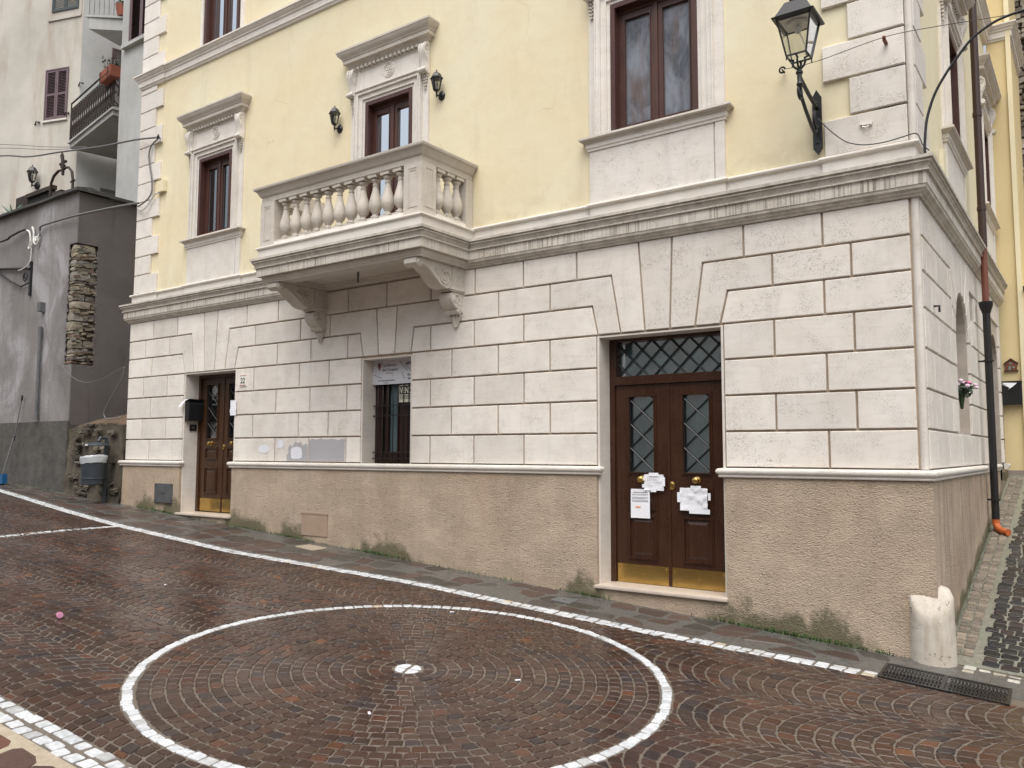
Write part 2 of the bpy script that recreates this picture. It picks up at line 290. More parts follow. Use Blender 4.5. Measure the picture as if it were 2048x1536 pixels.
# ------------------------------------------------------------------ mesh helper
class M:
    def __init__(s): s.v = []; s.f = []; s.c = []; s.mi = []
    def add(s, vs, fs, col=None, mi=0):
        b = len(s.v); s.v += [tuple(x) for x in vs]; s.f += [tuple(b+i for i in f) for f in fs]
        s.c += [col]*len(fs); s.mi += [mi]*len(fs); return s
    def box(s, x0, x1, y0, y1, z0, z1, **k):
        vs = [(x, y, z) for x in (x0, x1) for y in (y0, y1) for z in (z0, z1)]
        return s.add(vs, [(0, 1, 3, 2), (4, 6, 7, 5), (0, 4, 5, 1), (2, 3, 7, 6), (0, 2, 6, 4), (1, 5, 7, 3)], **k)
    def obox(s, c, ax, ay, az, **k):   # centre and three half vectors
        c = Vector(c); vs = [c+Vector(ax)*i+Vector(ay)*j+Vector(az)*l for i in (-1, 1) for j in (-1, 1) for l in (-1, 1)]
        return s.add(vs, [(0, 1, 3, 2), (4, 6, 7, 5), (0, 4, 5, 1), (2, 3, 7, 6), (0, 2, 6, 4), (1, 5, 7, 3)], **k)
    def rings(s, rs, closed=True, cap=True, **k):
        n = len(rs[0]); vs = [p for r in rs for p in r]; fs = []
        for i in range(len(rs)-1):
            for j in range(n if closed else n-1):
                a = i*n+j; b = i*n+(j+1) % n; fs.append((a, b, b+n, a+n))
        if cap and closed: fs.append(tuple(range(n-1, -1, -1))); fs.append(tuple((len(rs)-1)*n+j for j in range(n)))
        return s.add(vs, fs, **k)
    def tube(s, pts, r, n=8, cap=True, **k):
        pts = [Vector(p) for p in pts]; rs = []; rr = r if isinstance(r, (list, tuple)) else [r]*len(pts); up = None
        for i, p in enumerate(pts):
            t = (pts[min(i+1, len(pts)-1)]-pts[max(i-1, 0)]).normalized()
            if up is None: up = t.orthogonal().normalized()
            up = (up-t*up.dot(t)).normalized(); w = t.cross(up)
            rs.append([p+(up*math.cos(2*PI*j/n)+w*math.sin(2*PI*j/n))*rr[i] for j in range(n)])
        return s.rings(rs, cap=cap, **k)
    def lathe(s, prof, c, n=16, **k):   # prof [(r,z)] about a vertical axis
        return s.rings([[(c[0]+r*math.cos(2*PI*j/n), c[1]+r*math.sin(2*PI*j/n), c[2]+z) for j in range(n)] for r, z in prof], **k)
    def ball(s, c, r, n=10, sc=(1, 1, 1), **k):
        rs = []
        for i in range(n//2+1):
            a = PI*i/(n//2); q = max(math.sin(a), .02)
            rs.append([(c[0]+r*sc[0]*q*math.cos(2*PI*j/n), c[1]+r*sc[1]*q*math.sin(2*PI*j/n), c[2]-r*sc[2]*math.cos(a)) for j in range(n)])
        return s.rings(rs, **k)
    def sweep(s, path, prof, **k):      # path [(x,y)] outward = right of travel; prof [(offset,z)]
        n = len(path); rs = []
        for i, p in enumerate(path):
            def nrm(a, b):
                d = Vector((b[0]-a[0], b[1]-a[1])).normalized(); return Vector((d.y, -d.x))
            if i == 0: m = nrm(path[0], path[1])
            elif i == n-1: m = nrm(path[-2], path[-1])
            else:
                a, b = nrm(path[i-1], p), nrm(p, path[i+1]); m = (a+b)/(1+a.dot(b))
            rs.append([(p[0]+m.x*o, p[1]+m.y*o, z) for o, z in prof])
        return s.rings(rs, **k)
    def prism(s, poly, T, d0, d1, **k):  # poly [(a,z)], T(a,d,z)
        n = len(poly); vs = [T(a, d0, z) for a, z in poly]+[T(a, d1, z) for a, z in poly]
        fs = [tuple(range(n)), tuple(range(2*n-1, n-1, -1))]+[(i, i+n, (i+1) % n+n, (i+1) % n) for i in range(n)]
        return s.add(vs, fs, **k)
    def holes(s, a0, a1, z0, z1, hs, T, d0, d1, **k):
        A = sorted({a0, a1, *[v for h in hs for v in (max(a0, h[0]), min(a1, h[1]))]}); Z = sorted({z0, z1, *[v for h in hs for v in (max(z0, h[2]), min(z1, h[3]))]})
        inh = lambda a, z: a < a0 or a > a1 or z < z0 or z > z1 or any(h[0] < a < h[1] and h[2] < z < h[3] for h in hs)
        for i in range(len(A)-1):
            for j in range(len(Z)-1):
                al, ah, zl, zh = A[i], A[i+1], Z[j], Z[j+1]; ac, zc = (al+ah)/2, (zl+zh)/2
                if inh(ac, zc): continue
                for d in (d0, d1): s.add([T(al, d, zl), T(ah, d, zl), T(ah, d, zh), T(al, d, zh)], [(0, 1, 2, 3)], **k)
                for (p, q, pr) in (((al, zl), (al, zh), (al-1e-4, zc)), ((ah, zl), (ah, zh), (ah+1e-4, zc)), ((al, zl), (ah, zl), (ac, zl-1e-4)), ((al, zh), (ah, zh), (ac, zh+1e-4))):
                    if inh(*pr): s.add([T(p[0], d0, p[1]), T(q[0], d0, q[1]), T(q[0], d1, q[1]), T(p[0], d1, p[1])], [(0, 1, 2, 3)], **k)
        return s
    def build(s, name, mats, parent=None, smooth=False, recalc=True, merge=False, **props):
        me = bpy.data.meshes.new(name); me.from_pydata(s.v, [], s.f); 
        mats = mats if isinstance(mats, (list, tuple)) else [mats]
        for m in mats: me.materials.append(MT[m] if isinstance(m, str) else m)
        if any(c is not None for c in s.c):
            ca = me.color_attributes.new('Col', 'FLOAT_COLOR', 'CORNER'); data = []
            for p, c in zip(me.polygons, s.c): data += [*(c or (.5, .5, .5))[:3], 1.0]*p.loop_total
            ca.data.foreach_set('color', data)
        if len(mats) > 1: me.polygons.foreach_set('material_index', s.mi)
        if recalc:
            bm = bmesh.new(); bm.from_mesh(me)
            if merge: bmesh.ops.remove_doubles(bm, verts=bm.verts, dist=1e-5)
            bmesh.ops.recalc_face_normals(bm, faces=bm.faces); bm.to_mesh(me); bm.free()
        if smooth:
            me.polygons.foreach_set('use_smooth', [True]*len(me.polygons))
            if smooth != 'all': me.set_sharp_from_angle(angle=math.radians(smooth if smooth is not True else 38))
        o = bpy.data.objects.new(name, me); COL.objects.link(o)
        if parent is not None: o.parent = parent
        for k_, v_ in props.items(): o[k_] = v_
        return o
def empty(name, label, cat, loc=(0, 0, 0), group=None, kind=None):
    o = bpy.data.objects.new(name, None); COL.objects.link(o); o.location = loc; o.empty_display_size = .1
    o['label'] = label; o['category'] = cat
    if group: o['group'] = group
    if kind: o['kind'] = kind
    return o
def tag(o, label, cat, group=None):
    o['label'] = label; o['category'] = cat
    if group: o['group'] = group
    return o
def copy_tree(o, parent=None):
    c = o.copy(); COL.objects.link(c)
    if parent is not None: c.parent = parent
    for ch in list(o.children): copy_tree(ch, c)
    return c
def text(body, size, mat, parent, loc, rot=(PI/2, 0, 0), name='lettering', align='LEFT', bold=0., sx=1.):
    cu = bpy.data.curves.new(name, 'FONT'); cu.body = body; cu.size = size; cu.align_x = align; cu.offset = bold; cu.extrude = .0008
    tmp = bpy.data.objects.new('t', cu); COL.objects.link(tmp)
    bpy.context.view_layer.update()
    me = bpy.data.meshes.new_from_object(tmp.evaluated_get(bpy.context.evaluated_depsgraph_get())); bpy.data.objects.remove(tmp)
    me.materials.clear(); me.materials.append(MT[mat]); o = bpy.data.objects.new(name, me); COL.objects.link(o); o.location = loc; o.rotation_euler = rot; o.scale = (sx, 1, 1)
    if parent is not None: o.parent = parent
    return o
TF = lambda a, d, z: (a, d, z)
XS = .08
TS = lambda a, d, z: (XS-d, a, z)
def inset(poly, g):
    n = len(poly); ar = sum(poly[i][0]*poly[(i+1) % n][1]-poly[(i+1) % n][0]*poly[i][1] for i in range(n)); sg = 1 if ar > 0 else -1; out = []
    for i in range(n):
        a, b, c = Vector(poly[i-1]), Vector(poly[i]), Vector(poly[(i+1) % n])
        e1 = (b-a).normalized(); e2 = (c-b).normalized(); n1 = Vector((-e1.y, e1.x))*sg; n2 = Vector((-e2.y, e2.x))*sg
        m = (n1+n2)/max(.25, 1+n1.dot(n2)); out.append((b.x+m.x*g, b.y+m.y*g))
    return out
def block(poly, T, parent, mat='trav', name='stone_block', gap=.011, ch=.006, front=0., back=.03, jit=.0015):
    f = front+random.uniform(-jit, jit); p1 = inset(poly, gap); p2 = inset(poly, gap+ch); n = len(poly); m = M()
    vs = [T(a, f, z) for a, z in p2]+[T(a, f+ch, z) for a, z in p1]+[T(a, back, z) for a, z in p1]
    fs = [tuple(range(n))]
    for k in (0, n): fs += [(k+i, k+n+i, k+n+(i+1) % n, k+(i+1) % n) for i in range(n)]
    m.add(vs, fs); return m.build(name, mat, parent)
def rect(a0, a1, z0, z1): return [(a0, z0), (a1, z0), (a1, z1), (a0, z1)]
def gz(x, y): return -.0213-.06696*x+.02*y
def az(y): return -.02+.21*max(0, y)

# ------------------------------------------------------------------ the yellow corner building
B = empty('yellow_corner_building', 'pale yellow stuccoed corner palazzo with rusticated travertine ground floor and balustraded balcony', 'building')
ZR = [1.697, 2.075, 2.453, 2.835, 3.218, 3.568, 3.905, 4.26]
DL0, DL1, DLZ0, DLZ1 = -11.634, -10.225, .815, 3.20
WN0, WN1, WNZ1 = -7.248, -6.323, 3.175
DM0, DM1, DMZ0, DMZ1 = -3.36, -1.88, .36, 3.19
m = M()
ops = [(DL0, DL1, DLZ0-.04, DLZ1), (WN0, WN1, 1.64, WNZ1), (DM0, DM1, DMZ0-.04, DMZ1)]
m.holes(-13.455, .055, -.5, 4.62, [(a-.027, b+.027, c-.001, d+.018) for a, b, c, d in ops], TF, .028, .32)
m.box(-13.455, -13.2, .33, 7.2, -.5, 4.62)
m.build('ground_floor_wall', 'joint', B)
for a, b, c, d in ops: M().holes(a-.0265, b+.0265, c, d+.0175, [(a, b, c-1, d)], TF, .014, .315).build('opening_surround', 'trav_trim', B)
# side ground floor wall with an arched niche and an arched doorway
NY, NR, NS = 2.68, .52, 3.22       # niche centre, radius, spring height
DY, DR_, DS = 6.45, .46, 3.25      # second arch
m = M(); ts = lambda a, d, z: (XS-d, a, z)
m.holes(.055, 7.2, -.5, 4.62, [(NY-NR, NY+NR, 2.10, NS+NR), (DY-DR_, DY+DR_, .9, DS+DR_)], ts, .026, .30)
for cy, r, zs_ in ((NY, NR, NS), (DY, DR_, DS)):
    k = 14; arc = [(cy-r*math.cos(PI*i/k), zs_+r*math.sin(PI*i/k)) for i in range(k+1)]
    for i in range(k):
        a, b = arc[i], arc[i+1]
        m.add([ts(a[0], .026, a[1]), ts(b[0], .026, b[1]), ts(b[0], .026, zs_+r), ts(a[0], .026, zs_+r)], [(0, 1, 2, 3)])
        m.add([ts(a[0], .026, a[1]), ts(b[0], .026, b[1]), ts(b[0], .30, b[1]), ts(a[0], .30, a[1])], [(0, 1, 2, 3)])
m.box(XS-.34, XS-.302, NY-NR-.05, NY+NR+.05, 2.05, NS+NR+.05)
m.build('side_ground_floor_wall', 'joint2', B)
m = M(); m.box(XS-.34, XS-.302, DY-DR_-.05, DY+DR_+.05, .85, DS+DR_+.05); m.build('side_door_leaf', 'door', B)
# blocks of the front
rowj = {6: [[-13.47, -12.69, -11.66], [-10.212, -9.166, -8.371, -7.570, -7.272], [-6.300, -5.957, -5.21, -4.425, -3.388], [-1.852, -.797, 0]],
        5: [[-13.47, -12.942, -12.18, -11.66], [-10.212, -9.730, -8.624, -7.957, -7.272], [-6.300, -5.588, -4.822, -4.041, -3.388], [-1.852, -1.308, -.53, 0]]}
rowj[4] = rowj[6]; rowj[3] = rowj[5]
FB = {}
for r in (3, 4, 5, 6):
    z0, z1 = ZR[6-r], ZR[7-r]
    for sec in rowj[r]:
        for a, b in zip(sec, sec[1:]): FB[(r, round(a, 2))] = block(rect(a, b, z0, z1), TF, B)
z2, z3, z4, z5 = ZR[4], ZR[5], ZR[6], ZR[7]
polys = []
for a, b in ((-13.47, -12.69), (-9.16, -8.37), (-8.37, -7.57), (-5.962, -5.213), (-5.213, -4.43), (-.803, 0)): polys.append(rect(a, b, z2, z3))
polys += [[(-12.69, z2), (-11.656, z2), (-11.737, z3), (-12.69, z3)], [(-10.245, z2), (-9.16, z2), (-9.16, z3), (-10.159, z3)],
          [(-7.57, z2), (-7.244, z2), (-7.317, z3), (-7.57, z3)], [(-6.318, z2), (-5.962, z2), (-5.962, z3), (-6.267, z3)],
          [(-4.43, z2), (-3.372, z2), (-3.448, z3), (-4.43, z3)], [(-1.88, z2), (-.803, z2), (-.803, z3), (-1.793, z3)]]
for a, b in ((-13.47, -12.92), (-12.92, -12.15), (-9.72, -8.62), (-8.62, -7.957), (-5.588, -4.822), (-4.822, -4.04), (-1.312, -.54), (-.54, 0)): polys.append(rect(a, b, z3, z4))
polys += [[(-12.15, z3), (-11.737, z3), (-11.656, z2), (-11.387, z2), (-11.487, z4), (-12.15, z4)],
          [(-10.505, z2), (-10.245, z2), (-10.159, z3), (-9.72, z3), (-9.72, z4), (-10.406, z4)],
          [(-7.957, z3), (-7.317, z3), (-7.244, z2), (-6.939, z2), (-6.992, z4), (-7.957, z4)],
          [(-6.939, z2), (-6.625, z2), (-6.587, z4), (-6.992, z4)],
          [(-6.625, z2), (-6.318, z2), (-6.267, z3), (-5.588, z3), (-5.588, z4), (-6.587, z4)],
          [(-4.04, z3), (-3.448, z3), (-3.372, z2), (-3.073, z2), (-3.191, z4), (-4.04, z4)],
          [(-2.166, z2), (-1.88, z2), (-1.793, z3), (-1.312, z3), (-1.312, z4), (-2.066, z4)]]
for a, b in ((-13.47, -12.68), (-12.68, -11.92), (-9.95, -9.16), (-9.16, -8.37), (-8.37, -7.574), (-7.574, -6.792), (-6.792, -5.963), (-5.963, -5.206), (-5.206, -4.435), (-4.435, -3.657), (-1.61, -.804), (-.804, 0)): polys.append(rect(a, b, z4, z5))
polys += [[(-11.92, z4), (-11.487, z4), (-11.387, z2), (-11.084, z2), (-11.134, z5), (-11.92, z5)], [(-11.084, z2), (-10.80, z2), (-10.741, z5), (-11.134, z5)],
          [(-10.80, z2), (-10.505, z2), (-10.406, z4), (-9.95, z4), (-9.95, z5), (-10.741, z5)],
          [(-3.657, z4), (-3.191, z4), (-3.073, z2), (-2.767, z2), (-2.837, z5), (-3.657, z5)], [(-2.767, z2), (-2.463, z2), (-2.421, z5), (-2.837, z5)],
          [(-2.463, z2), (-2.166, z2), (-2.066, z4), (-1.61, z4), (-1.61, z5), (-2.421, z5)]]
for p in polys: block(p, TF, B)
# blocks of the side
for r in range(7):
    z0, z1 = ZR[6-r], ZR[7-r]
    js = [.085]+([.295, .895, 1.66] if r % 2 else [.54, 1.30, 2.0])
    if r in (1, 3, 5): js = [.085, .295, .895, 1.66, 2.13]
    else: js = [.085, .54, 1.30, 2.13]
    if r == 6: js = [.085, .53, 1.32, 2.29, 3.1, 3.85, 4.6, 5.35, 5.93]
    elif r == 0: js = [.085, .54, 1.30, 1.9]
    else:
        js2 = [3.23, 3.95, 4.7, 5.4, 5.93] if r % 2 else [3.23, 3.6, 4.35, 5.1, 5.93]
        for a, b in zip(js2, js2[1:]):
            if r in (1, 2) and a < 3.4: continue
            block(rect(a, b, z0, z1), TS, B)
    if r in (1, 2): js = [j for j in js if j < 1.9]+[1.9]
    for a, b in zip(js, js[1:]): block(rect(a, b, z0, z1), TS, B)
    block(rect(6.95, 7.2, z0, z1), TS, B)
    if r == 0:
        for a, b in ((3.46, 4.35), (4.35, 5.1), (5.1, 5.9), (5.9, 6.95)): block(rect(a, b, z0, z1), TS, B)
zt = ZR[7]; r0 = NR+.012
def outer(t):   # from the niche centre towards angle t, to the stepped frame
    c, s_ = math.cos(t), math.sin(t); k = min(.78/abs(c) if abs(c) > 1e-6 else 9, (zt-NS)/s_ if s_ > 1e-6 else 9); return (NY+c*k, NS+s_*k)
ang = [PI*i/9 for i in range(10)]
for t0, t1 in zip(ang, ang[1:]):
    inn = [(NY+r0*math.cos(t0+(t1-t0)*q/3), NS+r0*math.sin(t0+(t1-t0)*q/3)) for q in (3, 2, 1, 0)]
    o0, o1 = outer(t0), outer(t1); mid = []
    for cx in (NY+.78, NY-.78):
        ta = math.atan2(zt-NS, cx-NY)
        if t0 < ta-.01 and t1 > ta+.01: mid = [(cx, zt)]
    block(inn+[o0]+mid+[o1], TS, B, gap=.008)
# corner bead of both storeys
m = M(); m.tube([(.04, .04, 1.70), (.04, .04, 4.26)], .038, 14); m.build('corner_bead', 'trav_trim', B, smooth=True)
m = M(); m.tube([(.045, .045, 4.80), (.045, .045, 12)], .036, 14); m.build('corner_bead', 'trav_trim', B, smooth=True)
# plinth of rough stucco
m = M(); m.holes(-13.5, .11, -.6, 1.605, [(DL0-.02, DL1+.03, DLZ0-.03, 2), (DM0-.02, DM1+.03, DMZ0-.035, 2)], TF, -.03, .022)
m.holes(.022, 4.6, -.6, 1.605, [], lambda a, d, z: (.11-d, a, z), 0, .08)
m.holes(4.6, 7.2, -.6, 1.605, [(DY-DR_, DY+DR_, .9, 3)], lambda a, d, z: (.11-d, a, z), 0, .08)
m.build('stucco_plinth', 'stucco', B)
# string course (interrupted by the doors)
SP = [(0, 1.60), (.052, 1.60), (.056, 1.612), (.05, 1.622), (.058, 1.63), (.072, 1.642), (.078, 1.658), (.074, 1.676), (.062, 1.688), (.045, 1.692), (0, 1.695)]
SP = [(o-.0, z) for o, z in SP]
for k, path in enumerate([[(-13.5, .2), (-13.5, 0), (-11.685, 0), (-11.685, .022)], [(-10.19, .022), (-10.19, 0), (-3.385, 0), (-3.385, .022)], [(-1.855, .022), (-1.855, 0), (.078, 0), (.078, 4.05)], [(.078, 4.35), (.078, 5.9)], [(.078, 7.0), (.078, 7.2)]]):
    M().sweep(path, SP).build('string_course', 'trav_trim', B, smooth=True)
# main cornice
CP = [(-.02, 4.25), (.02, 4.255), (.03, 4.275), (.045, 4.285), (.05, 4.30), (.075, 4.318), (.08, 4.345), (.088, 4.350), (.088, 4.464), (.112, 4.468), (.112, 4.480), (.100, 4.486), (.104, 4.502), (.118, 4.526), (.122, 4.538), (.138, 4.541), (.138, 4.552), (.130, 4.557), (.132, 4.566), (.154, 4.571), (.154, 4.602), (.02, 4.612), (-.02, 4.612)]
M().sweep([(-13.47, .9), (-13.47, 0), (-8.2, 0)], CP).build('cornice', 'trav_dirty', B, smooth=28)
M().sweep([(-5.4, 0), (XS, 0), (XS, 7.2)], CP).build('cornice', 'trav_dirty', B, smooth=28)
# band with half-round moulding above the cornice
BP = [(-.03, 4.612), (.0, 4.612), (.0, 4.755), (.012, 4.757), (.028, 4.763), (.036, 4.776), (.034, 4.79), (.022, 4.80), (0, 4.803), (-.03, 4.806)]
def bandp(p): M().sweep(p, BP).build('lower_band', 'trav_frame', B, smooth=30)
bandp([(-13.45, .9), (-13.45, 0.0), (-12.64, 0.0), (-12.64, .03), (-11.76, .03), (-11.76, 0), (-10.17, 0), (-10.17, .03), (-8.2, .03)])
bandp([(-5.4, .03), (-3.46, .03), (-3.46, 0), (-1.79, 0), (-1.79, .03), (-.78, .03), (-.78, 0), (.07, 0), (.07, .78), (.03, .78), (.03, 7.2)])
# upper walls
YW = .04
m = M(); m.holes(-13.40, .035, 4.62, 12, [(-11.43, -10.50, 5.6, 7.02), (-7.285, -6.355, 4.75, 7.02), (-3.175, -2.085, 5.6, 7.19), (-11.43, -10.42, 9.12, 11.4), (-7.3, -6.3, 9.12, 11.4)], TF, YW, .35)
m.box(-13.40, -13.1, .36, 7.2, 4.62, 12)
m.build('upper_wall', 'yellow', B)
m = M(); m.holes(.04, 7.3, 4.62, 12, [(2.40, 3.30, 5.6, 7.02), (5.95, 6.85, 5.6, 7.02), (2.35, 3.35, 9.12, 11.3)], lambda a, d, z: (XS-d, a, z), .045, .35)
m.build('side_upper_wall', 'yellow', B)
M().box(-13.2, .0, .5, 7.2, 12.0, 12.3).build('roof_slab', 'roof', B)
M().box(-13.0, -.35, .95, 1.0, 0, 12).box(-.9, -.85, 1.0, 7.2, 0, 12).build('inner_partition', 'dark', B)
# quoins
zl = 4.806; k = 0
while zl < 11.8:
    if 8.72 < zl < 9.05: zl = 9.06; k = 0
    h = .352; w = .75 if k % 2 == 0 else .53
    top = min(zl+h, 8.785) if zl < 8.78 else zl+h
    block(rect(-13.41, -13.41+w, zl, top), TF, B, 'trav_frame', 'quoin', .009, .005, -.0, .05); zl = top; k += 1
    if abs(zl-8.785) < .01: zl = 9.06
for base, T_ in ((0, TF), (1, TS)):
    zl = 4.80; k = 0
    while zl < 10.5:
        h = .385; w = .765 if k % 2 == 0 else .515
        if not (zl < 9.06 and zl+h > 8.82):
            if base == 0: block(rect(-w, .020, zl, zl+h), T_, B, 'trav', 'quoin', .012, .006, 0., .05)
            else: block(rect(.085, .10+w-.1, zl, zl+h), T_, B, 'trav', 'quoin', .012, .006, 0., .05)
        zl += h; k += 1
# second floor band
B2 = [(-.05, 8.79), (.0, 8.79), (.012, 8.80), (.02, 8.83), (.035, 8.835), (.038, 8.93), (.055, 8.94), (.06, 8.965), (.085, 8.985), (.10, 9.02), (.115, 9.025), (.115, 9.05), (-.05, 9.06)]
M().sweep([(-13.41, .9), (-13.41, .0), (-12.62, .0), (-12.62, .02), (-.75, .02), (-.75, 0), (XS, 0), (XS, 7.3)], B2).build('upper_band', 'trav_frame', B, smooth=30)

# ------------------------------------------------------------------ windows
def volute(m, c, r, turns, T, d, th=.008, n=26):
    pts = []
    for i in range(n+1):
        t = i/n; a = t*turns*2*PI; rr = r*(1-t*.86); pts.append(T(c[0]+rr*math.cos(a), d, c[1]+rr*math.sin(a)))
    m.tube(pts, [th*(1-.5*i/n) for i in range(n+1)], 5)
def make_window(w, zs_, zt_, hood=True, apron=True, glassm='glass', curt='curtain', sky_=False, parent=None, door=False, simplew=False):
    R = bpy.data.objects.new('window', None); COL.objects.link(R); R.parent = parent or B; R.empty_display_size = .1
    iw, ow = w+.195, w+.30     # architrave and outer strip
    if simplew: iw = ow = w+.14
    m = M()   # stepped architrave with lintel
    for (o0, o1, y) in ((0, .050, .012), (.050, .066, -.012), (.0661, .125, -.004), (.1251, .140, -.034), (.1401, .180, -.026), (.1801, .195, -.048)):
        if simplew and o0 > .1: continue
        if simplew: y += .02
        a0, a1 = w+o0, w+o1
        for s_ in (-1, 1): m.box(min(s_*a0, s_*a1), max(s_*a0, s_*a1), y, .05, zs_, zt_+o0)
        m.box(-a1, a1, y, .05, zt_+o0, zt_+o1)
    m.build('architrave', 'trav_frame', R)
    if not simplew:
        m = M()
        for s_ in (-1, 1): m.box(min(s_*iw, s_*ow), max(s_*iw, s_*ow), .012, .05, zs_, zt_+.66)
        m.box(-iw, iw, .010, .05, zt_+.195, zt_+.66)
        # sunk panel edge
        for a in (.0,):
            fz0, fz1 = zt_+.235, zt_+.53
            m.box(-iw+.06, iw-.06, -.002, .011, fz1-.012, fz1); m.box(-iw+.06, -iw+.072, -.002, .011, fz0, fz1-.0125); m.box(iw-.072, iw-.06, -.002, .011, fz0, fz1-.0125)
            m.box(-iw+.06, iw-.06, -.002, .011, fz0-.012, fz0-.0005)
            m.box(-iw+.09, iw-.09, .002, .011, fz1-.035, fz1-.028)
        m.build('frieze', 'trav_frame', R)
        m = M(); cz = zt_+.385
        for rr, th, n_ in ((.105, .010, 22), (.078, .008, 22)): m.tube([(rr*math.cos(2*PI*i/n_), .004, cz+rr*math.sin(2*PI*i/n_)) for i in range(n_+1)], th, 6)
        for i in range(6): a = i*PI/3; m.ball((.040*math.cos(a), .004, cz+.040*math.sin(a)), .022, 8, (.8, .7, .8))
        m.ball((0, -.004, cz), .016, 8); m.build('rosette', 'trav_frame', R, smooth=True)
        if hood:
            hz = zt_+.56
            HP = [(-.03, hz), (.02, hz), (.025, hz+.02), (.05, hz+.045), (.055, hz+.06), (.10, hz+.075), (.105, hz+.078), (.105, hz+.135), (.118, hz+.14), (.12, hz+.155), (.14, hz+.175), (.165, hz+.20), (.178, hz+.235), (.185, hz+.24), (.185, hz+.268), (-.03, hz+.285)]
            M().sweep([(-ow+.02, .04), (-ow+.02, .0), (ow-.02, .0), (ow-.02, .04)], HP).build('hood', 'trav_bal', R, smooth=28)
            m = M(); q = 15
            for i in range(q):
                x = -iw+.07+(2*iw-.14)*i/(q-1); m.box(x-.020, x+.020, -.052, .0, hz-.028, hz+.012); m.ball((x+.045, -.03, hz-.01), .014, 6)
            m.build('dentils', 'trav_bal', R, kind='stuff')
            for s_ in (-1, 1):
                c = s_*(iw+ow)/2+s_*.005; a0, a1 = c-.058, c+.058
                prof = []
                ztp = hz-.0; pts = [(0, 0), (-.05, -.0), (-.085, -.02), (-.108, -.06), (-.112, -.11), (-.10, -.16), (-.075, -.22), (-.055, -.29), (-.045, -.35), (-.058, -.365), (-.082, -.385), (-.085, -.42), (-.06, -.445), (-.02, -.45), (0.012, -.44)]
                m = M(); TT = lambda a, d, z: (d, a, z)
                for (b0, b1, k) in ((a0, a0+.028, 1.), (a0+.028, a1-.028, .86), (a1-.028, a1, 1.)):
                    m.prism([(p[0]*k+.01, ztp+p[1]) for p in pts], TT, b0, b1)
                m.tube([(a0-.012, -.062, ztp-.405), (a1+.012, -.062, ztp-.405)], .034, 10)
                for e in (a0-.003, a1+.003):
                    volute(m, (-.052, ztp-.085), .05, 2.2, lambda a, d, z, e=e: (e, a, z), 0, .007)
                    for q_ in range(4): m.tube([(e, -.03-.01*q_, ztp-.14-.03*q_), (e, -.055+.004*q_, ztp-.17-.03*q_), (e, -.03, ztp-.21-.02*q_)], .006, 5)
                m.build('console', 'trav_frame', R, smooth=35)
                m = M()   # hanging acanthus leaf
                for q_ in range(5):
                    z = ztp-.47-.045*q_; wv = .045*(1-.17*q_)
                    for e in (-1, 0, 1): m.ball((c+e*wv*.75, -.012+.006*abs(e), z-(.012 if e == 0 else 0)), .024*(1-.1*q_), 6, (.8, 1, 1.2))
                m.build('leaf_ornament', 'trav_bal', R, smooth=True)
    if apron:
        m = M(); x = ow+.005
        m.sweep([(-x, .05), (-x, .0), (-x+.12, 0), (x-.12, 0), (x, 0), (x, .05)], [(-.02, zs_-.0695), (.034, zs_-.0695), (.052, zs_-.054), (.056, zs_-.044), (.082, zs_-.040), (.09, zs_-.028), (.085, zs_-.002), (-.02, zs_-.0)])
        m.build('sill', 'trav_bal', R, smooth=28)
        m = M(); m.sweep([(-x, .05), (-x, .0), (-x+.12, 0), (x-.12, 0), (x, 0), (x, .05)], [(-.02, zs_-.155), (.010, zs_-.155), (.012, zs_-.128), (.026, zs_-.120), (.028, zs_-.07), (-.02, zs_-.07)]); m.build('sill_moulding', 'trav_frame', R, smooth=28)
        m = M(); m.box(-x+.01, x-.135, .006, .05, 4.8065, zs_-.155); m.box(x-.135, x-.115, .026, .05, 4.8065, zs_-.155); m.box(x-.115, x-.01, .0, .05, 4.8065, zs_-.155); m.build('apron_panel', 'trav_frame', R)
    # wooden window
    F = M(); fw = .06
    for s_ in (-1, 1): F.box(min(s_*w, s_*(w-fw)), max(s_*w, s_*(w-fw)), .0, .13, zs_, zt_)
    F.box(-w+fw, w-fw, .0, .13, zt_-fw, zt_); F.box(-w+fw, w-fw, .09, .16, zs_, zs_+.03)
    F.box(-w+fw, w-fw, .10, .14, zt_-fw-.05, zt_-fw)
    F.build('frame', 'wood', R)
    top = zt_-fw-.05; st = .078
    for s_ in (-1, 1):
        x0, x1 = (-w+fw, -.004) if s_ < 0 else (.004, w-fw)
        m = M(); zb = zs_+.03
        m.holes(x0, x1, zb, top, [(x0+st, x1-st, zb+.075, top-st)], TF, .115, .165)
        m.holes(x0+st-.012, x1-st+.012, zb+.063, top-st+.012, [(x0+st, x1-st, zb+.075, top-st)], TF, .105, .1149)
        if s_ > 0: m.box(-.028, .022, .098, .114, zb, top)
        m.build('sash', 'wood', R)
        M().box(x0+st-.005, x1-st+.005, .142, .148, zb+.07, top-st+.005).build('pane', glassm, R)
        M().box(x0+st, x1-st, .138, .141, zb+.075, zb+.083).box(x0+st, x0+st+.008, .138, .141, zb+.083, top-st).build('spacer_strip', 'galv', R)
        if curt:
            n = 44; m = M(); rs = []
            for z, am in ((zb, 1.1), ((zb+top)/2, 1.), (top, .8)):
                rs.append([(x0+(x1-x0)*i/n, (.168)+.012*am*math.sin(i*1.15+.6*math.sin(i*.43))+.004*math.sin(i*.5), z) for i in range(n+1)])
            m.rings(rs, closed=False, cap=False); m.build('curtain', curt, R, smooth='all')
    M().box(-w-.1, w+.1, .60, .62, zs_-.1, zt_+.1).build('dark_room', 'dark', R)
    return R
wl = make_window(.465, 5.60, 7.02); wl.location = (-10.965, 0, 0)
